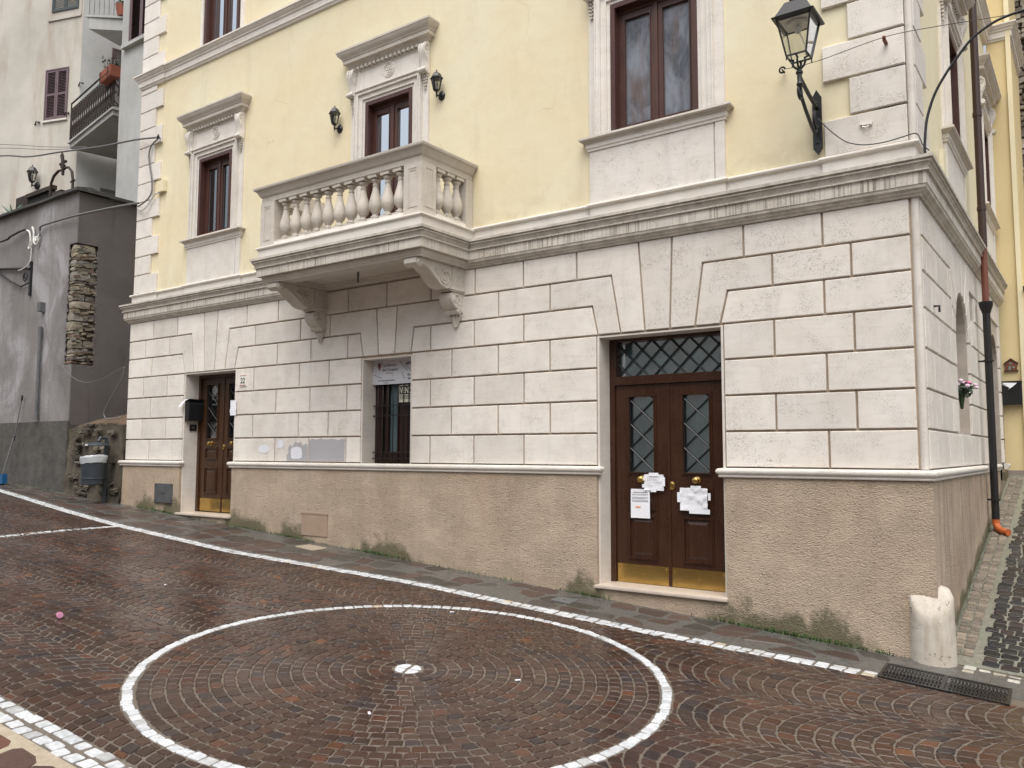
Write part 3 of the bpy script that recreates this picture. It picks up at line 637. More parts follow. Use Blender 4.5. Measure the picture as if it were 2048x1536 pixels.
wb = make_window(.465, 4.72, 7.02, apron=False, glassm='glass_sky', curt='curtain_w'); wb.location = (-6.82, 0, 0); wb.name = 'balcony_door'
wr = make_window(.545, 5.60, 7.19, glassm='fog_reflection', curt=None); wr.location = (-2.63, 0, 0)
w2 = make_window(.505, 9.12, 11.4, hood=False, apron=False, simplew=True, glassm='glass_sky', curt='curtain_w'); w2.location = (-10.925, 0, 0)
w2b = copy_tree(w2); w2b.location = (-6.8, 0, 0)
for y in (2.85, 6.4):
    c = copy_tree(wl); c.location = (XS, y, 0); c.rotation_euler = (0, 0, PI/2)

# ------------------------------------------------------------------ balcony
BAL = bpy.data.objects.new('balcony', None); COL.objects.link(BAL); BAL.parent = B; BAL.location = (-6.82, 0, 0)
hw, dp = 1.55, .98
pth = lambda o=0., y0=.03: [(-hw-o, y0), (-hw-o, -dp-o), (hw+o, -dp-o), (hw+o, y0)]
cp = [(o-.055, z) for o, z in CP if z > 4.33]; cp[0] = (-.2, 4.345); cp[-1] = (-.2, 4.612)
M().sweep(pth(), [(-.2, 4.345)]+[(o, z) for o, z in cp[1:-1]]+[(-.2, 4.611)]).build('slab_cornice', 'trav_dirty', BAL, smooth=28)
m = M()
m.holes(-hw+.06, hw-.06, -dp+.06, .02, [(-hw+.40, hw-.40, -dp+.30, -.14)], lambda a, d, z: (a, z, d), 4.27, 4.36)
m.holes(-hw+.37, hw-.37, -dp+.27, -.11, [(-hw+.44, hw-.44, -dp+.34, -.18)], lambda a, d, z: (a, z, d), 4.30, 4.359)
m.box(-hw+.36, hw-.36, -dp+.26, -.10, 4.33, 4.358)
m.build('soffit', 'trav_bal', BAL)
M().sweep(pth(-.06), [(-.05, 4.265), (.0, 4.265), (.006, 4.285), (.018, 4.292), (.02, 4.31), (.035, 4.325), (.04, 4.344), (-.05, 4.3445)]).build('soffit_moulding', 'trav_bal', BAL, smooth=28)
M().box(-hw+.1, hw-.1, -dp+.1, .02, 4.36, 4.66).build('slab', 'trav_bal', BAL)
M().sweep(pth(.02), [(-.28, 4.612), (.0, 4.612), (.0, 4.735), (.01, 4.737), (.024, 4.745), (.028, 4.757), (.022, 4.77), (.0, 4.776), (-.02, 4.778), (-.03, 4.83), (-.25, 4.83), (-.28, 4.66)]).build('balustrade_base', 'trav_frame', BAL, smooth=28)
# rail: front and both returns
RP = [(-.20, 5.43), (-.02, 5.43), (-.01, 5.435), (-.01, 5.505), (.005, 5.515), (.02, 5.53), (.03, 5.56), (.055, 5.595), (.078, 5.605), (.085, 5.62), (.085, 5.64), (.02, 5.662), (-.20, 5.662)]
M().sweep(pth(-.0, .03), RP).build('handrail', 'trav_bal', BAL, smooth=28)
for x0, x1, y0, y1 in ((-hw, -hw+.30, -dp, -dp+.27), (hw-.30, hw, -dp, -dp+.27), (-hw, -hw+.22, -.11, .03), (hw-.22, hw, -.11, .03)):
    m = M(); m.box(x0, x1, y0, y1, 4.78, 5.43)
    if y0 < -.5:   # raised rims of the sunk panels on the pedestal faces
        for (a0, a1) in ((x0+.07, x1-.07),):
            for bx in ((a0, a0+.012, 4.88, 5.36), (a1-.012, a1, 4.88, 5.36), (a0, a1, 5.36, 5.372), (a0, a1, 4.868, 4.88), (a0+.03, a0+.036, 4.90, 5.33), (a0+.03, a1-.03, 5.33, 5.336)): m.box(bx[0], bx[1], y0-.006, y0-.0002, bx[2], bx[3])
        sx = x1 if x0 > 0 else x0; e = 1 if x0 > 0 else -1
        for (b0, b1, c0, c1) in ((y0+.06, y0+.072, 4.88, 5.36), (y1-.072, y1-.06, 4.88, 5.36), (y0+.06, y1-.06, 5.36, 5.372), (y0+.06, y1-.06, 4.868, 4.88)):
            m.box(min(sx+e*.0002, sx+e*.006), max(sx+e*.0002, sx+e*.006), b0, b1, c0, c1)
    m.build('pedestal', 'trav_bal', BAL)
bp = [(.075, 0), (.075, .03), (.05, .032), (.062, .045), (.060, .058), (.042, .068), (.034, .085), (.045, .105), (.068, .135), (.083, .175), (.086, .215), (.080, .26), (.066, .315), (.050, .37), (.039, .42), (.034, .45), (.033, .458), (.042, .462), (.042, .472), (.033, .476), (.034, .505), (.048, .515), (.058, .53), (.060, .548), (.046, .56)]
m = M(); m.box(-.078, .078, -.078, .078, 0, .028); m.lathe([(r, z) for r, z in bp[1:]], (0, 0, 0), 18); m.box(-.075, .075, -.075, .075, .5605, .60)
bal0 = m.build('baluster', 'trav_bal', BAL, smooth=32)
spots = [(.222*k, -.885) for k in range(-5, 6)]+[(s_*(hw-.095), y) for s_ in (-1, 1) for y in (-.20, -.39, -.58)]
for i, (x, y) in enumerate(spots):
    o = bal0 if i == 0 else bal0.copy()
    if i: COL.objects.link(o)
    o.parent = BAL; o.location = (x, y, 4.83); o.rotation_euler = (0, 0, random.uniform(-.03, .03))
def big_console():
    m = M(); TT = lambda a, d, z: (d, a, z)
    up = [(.03, 4.265), (-.86, 4.265), (-.915, 4.255), (-.93, 4.225), (-.925, 4.19), (-.90, 4.165), (-.865, 4.15), (-.82, 4.16), (-.78, 4.175), (-.70, 4.145), (-.60, 4.08), (-.50, 4.005), (-.42, 3.965), (-.33, 3.955), (-.27, 3.985), (-.24, 4.03), (-.24, 4.0), (.03, 4.0)]
    up = [(.03, 4.265), (-.86, 4.265), (-.915, 4.255), (-.93, 4.225), (-.925, 4.19), (-.90, 4.165), (-.865, 4.15), (-.82, 4.16), (-.78, 4.175), (-.70, 4.145), (-.60, 4.08), (-.50, 4.005), (-.42, 3.965), (-.33, 3.955), (-.27, 3.975), (-.235, 4.005), (.03, 4.005)]
    m.prism(up, TT, -.10, .10)
    m.box(-.115, .115, -.235, .03, 3.99, 4.264)
    m.box(-.135, .135, -.275, .03, 3.955, 3.989); m.box(-.12, .12, -.255, .03, 3.935, 3.9545)
    lo = [(.03, 3.934), (-.20, 3.934), (-.245, 3.915), (-.255, 3.87), (-.235, 3.81), (-.195, 3.76), (-.15, 3.725), (-.12, 3.715), (-.125, 3.69), (-.10, 3.66), (-.06, 3.655), (-.035, 3.68), (.03, 3.69)]
    m.prism(lo, TT, -.10, .10); m.box(-.112, .112, .0, .03, 3.68, 3.934)
    m.tube([(-.115, -.085, 3.69), (.115, -.085, 3.69)], .035, 10)
    m.tube([(-.115, -.87, 4.205), (.115, -.87, 4.205)], .042, 12)
    for e in (-.101, .101):
        L = lambda a, d, z, e=e: (e, a, z)
        volute(m, (-.375, 4.085), .105, 2.1, L, 0, .019); volute(m, (-.87, 4.205), .042, 1.6, lambda a, d, z, e=e: (e*1.15, a, z), 0, .012)
        volute(m, (-.15, 3.85), .065, 2.0, L, 0, .015); volute(m, (-.088, 3.69), .032, 1.5, lambda a, d, z, e=e: (e*1.15, a, z), 0, .010)
        m.tube([(e, -.84, 4.19), (e, -.76, 4.195), (e, -.66, 4.14), (e, -.56, 4.065), (e, -.46, 3.995), (e, -.36, 3.975)], .017, 5)
        for q in range(4): m.tube([(e, -.54+.03*q, 4.20-.01*q), (e, -.57+.03*q, 4.155-.01*q), (e, -.50+.02*q, 4.10)], .014, 5)
        m.ball((e, -.375, 4.085), .03, 8, (.5, 1, 1))
        m.tube([(e, -.24, 3.87), (e, -.21, 3.80), (e, -.15, 3.745), (e, -.10, 3.72)], .010, 5)
        m.tube([(e, -.07, 3.86), (e, -.05, 3.80), (e, -.075, 3.77)], .008, 5)
    for e in (-.1155, .1155):
        for q in range(4): a = PI/4+q*PI/2; m.ball((e, -.115+.035*math.cos(a), 4.13+.045*math.sin(a)), .028, 6, (.4, 1, 1.2))
        m.ball((e, -.115, 4.13), .015, 6)
        for bx in ((-.20, -.19, 4.04, 4.22), (-.04, -.03, 4.04, 4.22), (-.20, -.03, 4.22, 4.23), (-.20, -.03, 4.03, 4.04)): m.box(min(e, e*1.04), max(e, e*1.04), bx[0], bx[1], bx[2], bx[3])
    o = m.build('console', 'trav_bal', BAL, smooth=35)
    m = M()
    for q in range(6):
        z = 3.645-.026*q; w_ = .075*(1-.13*q)
        for e in (-1, -.5, 0, .5, 1): m.ball((e*w_, -.045+.02*abs(e), z-.01*(1-abs(e))), .026*(1-.09*q), 6, (.7, 1, 1.3))
    l = m.build('leaf_ornament', 'trav_bal', o, smooth=True); return o
c0 = big_console(); c0.location = (-1.32, 0, 0)
c1 = copy_tree(c0, BAL); c1.location = (1.32, 0, 0)
m = M(); m.tube([(0.0, -.53, 4.34), (0, -.53, 4.165)], .016, 10); m.build('drain_spout', 'galv', BAL, smooth=True)

# ------------------------------------------------------------------ doors
def grille(m, x0, x1, z0, z1, y, step, r=.006, slope=1.25):
    W, H = x1-x0, z1-z0; s_ = step
    for sg in (1, -1):
        c = -s_*math.ceil((H/slope+W)/s_)
        while c < W+H/slope:
            pts = []   # line x = c + (z)/slope*sg , clip
            for t in [i/60 for i in range(61)]:
                z = H*t; x = c+z/slope
                if sg < 0: x = W-x
                if 0 <= x <= W: pts.append((x0+x, y+(0.004*sg), z0+z))
            if len(pts) > 2: m.tube([pts[0], pts[-1]], r, 6)
            c += s_
def drape(x0, x1, z0, z1, y, parent, sl):
    m = M(); nx, nz = 40, 26; rs = []
    for j in range(nz+1):
        z = z0+(z1-z0)*j/nz; rs.append([(x0+(x1-x0)*i/nx, y+.018*math.sin((z-z0)*21+(x0+(x1-x0)*i/nx)*(-17))+.004*math.sin((z-z0)*43-(x1-x0)*i/nx*30+1), z) for i in range(nx+1)])
    m.rings(rs, closed=False, cap=False); m.build('drape', 'drape', parent, smooth='all')
def door(x0, x1, z0, z1, Y, gl, panels, kick, knobz, parent, wm='door', transom=None):
    D = bpy.data.objects.new('door', None); COL.objects.link(D); D.parent = parent
    zt_ = transom or z1-.06; fr = .065
    m = M(); m.holes(x0-.02, x1+.02, z0, z1+.02, [(x0+fr, x1-fr, z0-1, zt_)]+([(x0+fr+.02, x1-fr, transom+.10, z1-.035)] if transom else []), TF, Y-.03, Y+.10)
    m.build('door_frame', wm, D)
    if transom:
        M().box(x0+.05, x1-.05, Y+.050, Y+.054, transom+.09, z1).build('transom_pane', 'glass', D); drape(x0+.05, x1-.05, transom+.09, z1, Y+.085, D, 3.)
        m = M(); grille(m, x0+fr+.02, x1-fr, transom+.10, z1-.035, Y+.025, .235, .008, .98); m.build('transom_grille', 'iron', D)
    xc = (x0+x1)/2; M().box(xc-.018, xc+.018, Y-.012, Y+.02, z0+.012, zt_).build('meeting_stile', wm, D)
    for s_ in (-1, 1):
        a0, a1 = (x0+fr, xc-.004) if s_ < 0 else (xc+.004, x1-fr); c = (a0+a1)/2-s_*0.005; hwid = .155
        g = (c-hwid, c+hwid, gl[0], gl[1]); ps = [(c-hwid, c+hwid, p[0], p[1]) for p in panels]
        m = M(); m.holes(a0, a1, z0+.01, zt_-.004, [g], TF, Y, Y+.05)
        for h in [g]+ps:   # bolection mouldings
            for k, (o0, o1, y) in enumerate(((0, .012, -.024), (.012, .030, -.012))):
                m.holes(h[0]-o1, h[1]+o1, h[2]-o1, h[3]+o1, [(h[0]-o0, h[1]+o0, h[2]-o0, h[3]+o0)], TF, Y+y, Y-.0003)
        for h in ps: m.add([(h[0]+.03, Y-.0005, h[2]+.03), (h[1]-.03, Y-.0005, h[2]+.03), (h[1]-.03, Y-.0005, h[3]-.03), (h[0]+.03, Y-.0005, h[3]-.03), (h[0]+.06, Y-.012, h[2]+.06), (h[1]-.06, Y-.012, h[2]+.06), (h[1]-.06, Y-.012, h[3]-.06), (h[0]+.06, Y-.012, h[3]-.06)], [(4, 5, 6, 7), (0, 1, 5, 4), (1, 2, 6, 5), (2, 3, 7, 6), (3, 0, 4, 7)])
        L = m.build('leaf', wm, D)
        M().box(g[0]-.01, g[1]+.01, Y+.030, Y+.034, g[2]-.01, g[3]+.01).build('pane', 'glass', L); drape(g[0]-.02, g[1]+.02, g[2]-.02, g[3]+.02, Y+.075, L, .8)
        m = M(); grille(m, g[0], g[1], g[2], g[3], Y+.008, .31, .008, .90); m.box(g[0], g[0]+.008, Y, Y+.016, g[2], g[3]).box(g[1]-.008, g[1], Y, Y+.016, g[2], g[3]); m.build('grille', 'iron', L)
        m = M(); m.box(a0+.005, a1-.012, Y-.004, Y-.0005, kick[0], kick[1])
        for px, pz in ((.07, .16), (.07, .84), (.5, .5), (.93, .16), (.93, .84)): m.ball((a0+(a1-a0)*px, Y-.006, kick[0]+(kick[1]-kick[0])*pz), .012, 8, (1, .6, 1))
        m.build('kick_plate', 'brass', L, smooth=30)
        m = M(); kx = c-s_*-.0
        Ty = lambda prof: [[(kx+r*math.cos(2*PI*j/18), Y-y, knobz+r*math.sin(2*PI*j/18)) for j in range(18)] for r, y in prof]
        m.rings(Ty([(.042, 0), (.042, .006), (.030, .010), (.013, .014), (.013, .035), (.026, .042), (.036, .056), (.034, .072), (.020, .082), (.004, .085)])); m.build('knob', 'brass', L, smooth=True)
    m = M(); lx = xc+.035; lz = knobz-.066
    m.rings([[(lx+r*.7*math.cos(2*PI*j/18), Y-y, lz+r*math.sin(2*PI*j/18)) for j in range(18)] for r, y in ((.048, -.01), (.048, .012), (.03, .018), (.026, .026), (.004, .027))])
    m.build('lock_escutcheon', 'brass', D, smooth=30); return D
door(DM0, DM1, DMZ0, DMZ1, .285, (1.63, 2.50), [(.655, 1.12), (1.22, 1.44)], (.365, .575), 1.548, B, 'door', 2.645)
door(DL0, DL1, DLZ0+.01, DLZ1, .31, (2.09, 3.02), [(1.155, 1.565), (1.745, 1.91)], (.832, 1.05), 1.998, B, 'door2')
def thresh(x0, x1, z, zb):
    M().sweep([(x0, .30), (x0, -.03), (x1, -.03), (x1, .30)], [(-.2, z-.045), (.02, z-.045), (.038, z-.038), (.042, z-.022), (.038, z-.006), (.02, z), (-.2, z)]).box(x0+.1, x1-.1, .1, .30, z-.04, z-.001).build('threshold', 'marble', B, smooth=30)
thresh(DM0-.005, DM1+.005, DMZ0, 0); thresh(DL0-.03, DL1+.01, DLZ0, 0)
# reveal lining of the openings is the ground floor wall; a barred window beside the first door
Wd = bpy.data.objects.new('barred_window', None); COL.objects.link(Wd); Wd.parent = B
m = M(); m.box(-7.22, -6.35, .345, .36, 1.68, 3.16); m.build('dark_room', 'dark', Wd)
m = M(); m.holes(-7.247, -6.324, 1.70, 3.174, [(-7.14, -7.04, 1.82, 3.1), (-6.98, -6.80, 1.86, 3.1), (-6.56, -6.40, 1.95, 3.1)], TF, .27, .31)
for x in (-7.12, -6.80, -6.63): m.box(x, x+.03, .258, .2695, 1.72, 3.15)
m.build('frame', 'door3', Wd); M().box(-7.0, -6.4, .312, .316, 1.8, 3.13).build('pane', 'frost', Wd)
for i in range(9): M().tube([(-7.16+.10*i, .235, 1.70), (-7.16+.10*i, .235, 3.17)], .007, 6).build('bar', 'iron', Wd, smooth='all')
for z in (1.765, 1.85, 2.375, 2.52): M().box(-7.246, -6.325, .220, .2275, z-.008, z+.008).build('crossbar', 'iron', Wd)
# touched-up patches on the lowest course
def blob(x0, x1, z0, z1, seed, n=26, rag=.12):
    rr = random.Random(seed); out = []
    for i in range(n):
        t = 2*PI*i/n; c, s_ = math.cos(t), math.sin(t); k = 1/max(abs(c), abs(s_)); k = .55*k+.45
        q = 1-rr.random()*rag; out.append(((x0+x1)/2+(x1-x0)/2*c*k*q*.98, (z0+z1)/2+(z1-z0)/2*s_*k*q*.98))
    return out
def patch(poly, mt, d=-.0035): M().prism(poly, TF, d, .004).build('plaster_patch', mt, B)
patch([(-8.352, 1.722), (-7.59, 1.722), (-7.588, 2.03), (-7.64, 2.045), (-7.72, 2.028), (-7.85, 2.05), (-7.98, 2.038), (-8.1, 2.055), (-8.2, 2.04), (-8.3, 2.05), (-8.354, 2.03)], 'patch_grey')
patch([(-8.86, 1.722), (-8.389, 1.722), (-8.389, 1.96), (-8.43, 1.98), (-8.5, 1.95), (-8.55, 2.01), (-8.61, 1.99), (-8.68, 2.01), (-8.74, 1.93), (-8.80, 1.97), (-8.84, 1.9), (-8.82, 1.85), (-8.87, 1.8)], 'patch_grey')
patch(blob(-8.78, -8.5, 1.74, 1.94, 5), 'patch_white', -.0055)
patch(blob(-9.58, -9.28, 1.82, 1.97, 3, rag=.3), 'patch_white')
patch(blob(-9.10, -8.93, 1.90, 2.05, 8, rag=.4), 'patch_white')

# ------------------------------------------------------------------ the ground
def H(x, y): return gz(x, min(y, 0))+.21*max(y, 0)
PAV = M()
xs = [-90, -40, -22, -18, -14, -10, -6, -3, 0, 3, 6, 40, 90]; ys = [-90, -30, -9, -6, -3, 0, 2, 4, 7.5, 20, 90]
for i in range(len(xs)-1):
    for j in range(len(ys)-1):
        x0, x1, y0, y1 = xs[i], xs[i+1], ys[j], ys[j+1]; inside = x0 >= -22 and x1 <= 6 and y0 >= -9 and y1 <= 7.5
        hh = lambda x, y: H(max(-30, min(8, x)), max(-12, min(9, y)))
        PAV.add([(x0, y0, hh(x0, y0)), (x1, y0, hh(x1, y0)), (x1, y1, hh(x1, y1)), (x0, y1, hh(x0, y1))], [(0, 1, 2, 3)], mi=0 if inside else 1)
PAV = PAV.build('piazza_paving', ['mortar', 'outer'], None, kind='structure')
LN = [(-30, .3), (-20, -.5), (-15.75, -.89), (-13, -1.2), (-11.15, -1.34), (-8.26, -1.37), (-5.3, -1.0), (-2.28, -.935), (-.27, -.77), (.7, -.72), (8, -.5)]
def line1(x):
    for (a, ya), (b, yb) in zip(LN, LN[1:]):
        if x <= b: t = (x-a)/(b-a); return ya+(yb-ya)*t
    return -.5
RC, RR = (-3.217, -3.36), 2.035
rg = random.Random(11)
def bend(x): t = max(0, x+.85); return .2*t**1.6
def visible(p, mrg=40):
    q = project(p); return q is not None and -mrg < q[0] < 2048+mrg and -mrg < q[1] < 1536+mrg
def px_area(poly):
    q = [project((x, y, H(x, y))) for x, y in poly]
    if any(v is None for v in q): return 0
    c = (sum(v[0] for v in q)/len(q), sum(v[1] for v in q)/len(q))
    if not (5 < c[0] < 2043 and 0 < c[1] < 1531): return 0
    return abs(sum(q[i][0]*q[(i+1) % len(q)][1]-q[(i+1) % len(q)][0]*q[i][1] for i in range(len(q))))/2
def stone_add(m, poly, col, top=.006, gap=.0055, cut=.11, jit=.0055, bev=.006, R=rg, zf=H, tilt=.016, deep=.012):
    n = len(poly); P = [(x+R.uniform(-jit, jit), y+R.uniform(-jit, jit)) for x, y in poly]
    cx = sum(p[0] for p in P)/n; cy = sum(p[1] for p in P)/n; rad = max(.02, min(math.hypot(p[0]-cx, p[1]-cy) for p in P))
    k1 = 1-gap/rad; P = [(cx+(x-cx)*k1, cy+(y-cy)*k1) for x, y in P]; out = []
    for i in range(n):
        a, b, c = P[i-1], P[i], P[(i+1) % n]; t = cut*R.uniform(.6, 1.3)
        out.append((b[0]+(a[0]-b[0])*t, b[1]+(a[1]-b[1])*t)); out.append((b[0]+(c[0]-b[0])*t, b[1]+(c[1]-b[1])*t))
    k2 = 1-bev/rad; N_ = len(out); tx, ty = R.uniform(-tilt, tilt), R.uniform(-tilt, tilt); dz = R.uniform(-.0025, .0025)
    z0 = zf(cx, cy); gx = -.067
    zz = lambda x, y, h: zf(x, y)+h
    vs = [(x, y, zz(x, y, -deep)) for x, y in out]+[(x, y, zz(x, y, top-bev*.75)+tx*(x-cx)+ty*(y-cy)+dz) for x, y in out]
    vs += [(cx+(x-cx)*k2, cy+(y-cy)*k2, zz(cx+(x-cx)*k2, cy+(y-cy)*k2, top)+tx*(x-cx)+ty*(y-cy)+dz) for x, y in out]
    fs = [tuple(range(2*N_, 3*N_))]
    for b in (0, N_): fs += [(b+i, b+(i+1) % N_, b+N_+(i+1) % N_, b+N_+i) for i in range(N_)]
    m.add(vs, fs, col)
def hue1(R, cs, a, b): k = R.uniform(a, b); return tuple(x*k for x in R.choice(cs))
def cob_col(R=rg):
    h = R.random(); v = R.uniform(.72, 1.25)
    c = (.050, .028, .020) if h < .60 else (.054, .034, .024) if h < .82 else (.038, .027, .025) if h < .92 else (.070, .031, .019) if h < .992 else (.10, .042, .020)
    return tuple(x*v*1.08 for x in c)
def wcol(R=rg):
    h = R.random(); v = R.uniform(.85, 1.05)
    c = (.66, .68, .70) if h < .7 else (.58, .60, .62) if h < .86 else (.52, .53, .53) if h < .97 else (.58, .50, .38)
    return tuple(x*v for x in c)
cobs = []
def ok(cx, cy):
    r = math.hypot(cx-RC[0], cy-RC[1])
    if 0 < r < RR+.082: return False
    if cy > line1(cx)-.145: return False
    if -5.66 > cy: return False
    if abs(cx+11.1) < .09 and cy > -3.6: return False
    if -.33 < cx < .75 and cy > -.90: return False
    return True
def clip(po, f):   # keep where f >= 0
    out = []
    for i in range(len(po)):
        a, b = po[i], po[(i+1) % len(po)]; fa, fb = f(a), f(b)
        if fa >= 0: out.append(a)
        if (fa >= 0) != (fb >= 0): t = fa/(fa-fb); out.append((a[0]+(b[0]-a[0])*t, a[1]+(b[1]-a[1])*t))
    return out
def trim(po):
    for f in (lambda p: math.hypot(p[0]-RC[0], p[1]-RC[1])-(RR+.047), lambda p: line1(p[0])-.086-p[1], lambda p: p[1]+5.682,
              lambda p: (abs(p[0]+11.12)-.06) if p[1] > -3.5 else 1, lambda p: 1 if not (-.30 < p[0] < .73 and p[1] > -.845) else -.05):
        if not po: return None
        po = clip(po, f)
    if len(po) < 3: return None
    q = [po[0]]
    for p in po[1:]:
        if math.hypot(p[0]-q[-1][0], p[1]-q[-1][1]) > .006: q.append(p)
    if len(q) > 2 and math.hypot(q[0][0]-q[-1][0], q[0][1]-q[-1][1]) < .006: q.pop()
    if len(q) < 3: return None
    ar = abs(sum(q[i][0]*q[(i+1) % len(q)][1]-q[(i+1) % len(q)][0]*q[i][1] for i in range(len(q))))/2
    return q if ar > .0012 else None
vb = [-.55, -1.05, -2.0, -2.95, -3.9, -4.85, -5.80]
strips = [(-.05, -1.05)]+list(zip(vb[1:], vb[2:]))
for (vt, vbm) in strips:
    W = vt-vbm; yc = (vt+vbm)/2; HA = .90; Rr = W/2/math.sin(HA)
    x0 = -21.0
    while x0 < 4.5:
        nst = 9; off = rg.uniform(-.25, .25)
        th = [(-HA+2*HA*(i+off*(0 < i < nst))/nst) for i in range(nst+1)]
        pit = .117+rg.uniform(-.004, .004)
        for a, b in zip(th, th[1:]):
            def P(t, xx): x = xx-Rr*(math.cos(t)-math.cos(HA)); y = yc+Rr*math.sin(t); return (x, y+bend(x))
            po = [P(a, x0+.003), P(a, x0+pit-.003), P(b, x0+pit-.003), P(b, x0+.003)]
            cx = sum(p[0] for p in po)/4; cy = sum(p[1] for p in po)/4
            po = trim(po)
            if po: cobs.append((po, cob_col()))
        x0 += pit
nr = 19; rin = .128
for k in range(nr):
    r0_, r1_ = rin+(RR-.05-rin)*k/nr, rin+(RR-.05-rin)*(k+1)/nr; n = max(8, round(2*PI*(r0_+r1_)/2/.104)); ph = rg.random()*6
    for i in range(n):
        a, b = ph+2*PI*i/n, ph+2*PI*(i+1)/n
        cobs.append(([(RC[0]+r*math.cos(t), RC[1]+r*math.sin(t)) for r, t in ((r0_+.002, a), (r1_-.002, a), (r1_-.002, b), (r0_+.002, b))], cob_col()))
order = sorted(range(len(cobs)), key=lambda i: -px_area(cobs[i][0])); big = set(order[:300])
mass = M()
for i, (po, c) in enumerate(cobs):
    if i in big:
        m = M(); stone_add(m, po, c); m.build('cobble', 'cobble', PAV, recalc=False)
    else: stone_add(mass, po, c)
mass.build('smaller_cobbles', 'cobble', PAV, recalc=False, kind='stuff')
# white marble cobbles: ring, centre, lines
whites = []
n = 126
for i in range(n):
    a, b = 2*PI*i/n, 2*PI*(i+1)/n; w_ = .041 if rg.random() > .12 else .047; sh = rg.uniform(-.006, .006)
    whites.append(([(RC[0]+(RR+sh+o)*math.cos(t), RC[1]+(RR+sh+o)*math.sin(t)) for o, t in ((-w_, a), (w_, a), (w_, b), (-w_, b))], wcol()))
for q in range(4):
    a = q*PI/2+.35; am = a+PI/4; o_ = (RC[0]-.004*math.cos(am), RC[1]-.004*math.sin(am)); whites.append(([o_]+[(o_[0]+.118*math.cos(a+PI/2*i/4), o_[1]+.118*math.sin(a+PI/2*i/4)) for i in range(5)], (.66, .68, .71)))
x = -19.0
while x < -.36:
    L_ = rg.uniform(.085, .125)
    for o0, o1 in ((.000, .080), (-.080, .000)):
        if o0 > 0 and x < -3.4 and rg.random() < .03: continue
        j = rg.uniform(-.008, .008); s_ = rg.uniform(0, .03)
        whites.append(([(x+s_, line1(x+s_)+o0+j), (x+L_+s_, line1(x+L_+s_)+o0+j), (x+L_+s_, line1(x+L_+s_)+o1+j), (x+s_, line1(x+s_)+o1+j)], wcol()))
    x += L_+.006
y = -3.5; xl = lambda y: -11.12+(.09*math.sin((y+1.3)*1.3))
while y < -1.5:
    whites.append(([(xl(y)-.05, y), (xl(y)+.05, y), (xl(y+.1)+.05, y+.1), (xl(y+.1)-.05, y+.1)], wcol())); y += .105
x = -13.
while x < 3.:
    L_ = rg.uniform(.09, .125)
    for yy in (-5.735, -5.845):
        j = rg.uniform(-.012, .012); s_ = rg.uniform(0, .04); whites.append(([(x+s_, yy-.045+j), (x+L_+s_, yy-.045+j), (x+L_+s_, yy+.045+j), (x+s_, yy+.045+j)], wcol()))
    x += L_+.010
for k in range(9):
    x = .80+.12*k; whites.append(([(x, -.80), (x+.11, -.80), (x+.11, -.68), (x, -.68)], wcol()))
for k in range(13):
    x = .28+.115*k; y = -.02-.10*min(1, k/9); 
    for r_ in range(2): whites.append(([(x, y-.10*r_), (x+.105, y-.10*r_), (x+.105, y+.09-.10*r_), (x, y+.09-.10*r_)], hue1(rg, [(.50, .45, .36), (.56, .54, .48)], .7, 1.05)))
order = sorted(range(len(whites)), key=lambda i: -px_area(whites[i][0])); big = set(order[:300]); mass = M()
for i, (po, c) in enumerate(whites):
    if i in big: m = M(); stone_add(m, po, c, top=.007, gap=.0075, cut=.08); m.build('white_cobble', 'white', PAV, recalc=False)
    else: stone_add(mass, po, c, top=.007, gap=.0075, cut=.08)
mass.build('smaller_white_cobbles', 'white', PAV, recalc=False, kind='stuff')
# strip of irregular flagstones set in grey cement between the wall and the white line
m = M(); xv = [x*.5-20 for x in range(47)]
for a, b in zip(xv, xv[1:]):
    m.add([(a, line1(a)+.10, H(a, line1(a))+.004), (b, line1(b)+.10, H(b, line1(b))+.004), (b, .02, H(b, .02)+.004), (a, .02, H(a, .02)+.004)], [(0, 1, 2, 3)])
m.build('cement_strip', 'mortar2', PAV)
m = M(); m.add([(x, y, H(x, y)+.004) for x, y in ((-20, -5.9), (-20, -9), (5, -9), (5, -5.9))], [(0, 1, 2, 3)]); m.build('cream_mortar_bed', 'mortar3', PAV)
def flags(xa, xb, yl, yh, sx, rows, skip, col, name, area_min, R, gap, top=.008, clipm=None):
    cells = []; nx = int((xb-xa)/sx)
    G_ = {}
    for i in range(nx+1):
        for j in range(rows+1):
            x = xa+sx*i; y0, y1 = yl(x), yh(x); t = j/rows; jx = R.uniform(-.36, .36)*sx; jy = R.uniform(-.30, .30)*(y1-y0)/rows if 0 < j < rows else 0
            G_[i, j] = (x+jx, y0+(y1-y0)*t+jy)
    for i in range(nx):
        for j in range(rows):
            if R.random() < (skip if xa+sx*i > -5.5 or skip == 0 else .06): continue
            q = [G_[i, j], G_[i+1, j], G_[i+1, j+1], G_[i, j+1]]
            if R.random() < .4:   # five-sided
                a, b = q[1], q[2]; q = [q[0], q[1], ((a[0]+b[0])/2+.18*sx, (a[1]+b[1])/2), q[2], q[3]]
            cells.append((q, col(R)))
    order = sorted(range(len(cells)), key=lambda i: -px_area(cells[i][0])); big = {i for i in order[:150] if px_area(cells[i][0]) > area_min}; mass = M()
    for i, (po, c) in enumerate(cells):
        cx = sum(p[0] for p in po)/len(po); cy = sum(p[1] for p in po)/len(po)
        if -.40 < cx < .80 and -.95 < cy < -.25: continue
        if i in big: mm = M(); stone_add(mm, po, c, top=top, gap=gap, cut=.18, jit=.01, bev=.010, R=R, tilt=.008); mm.build(name, 'flag', PAV, recalc=False)
        else: stone_add(mass, po, c, top=top, gap=gap, cut=.18, jit=.01, bev=.010, R=R, tilt=.008)
    if mass.v: mass.build('smaller_'+name+'s', 'flag', PAV, recalc=False, kind='stuff')
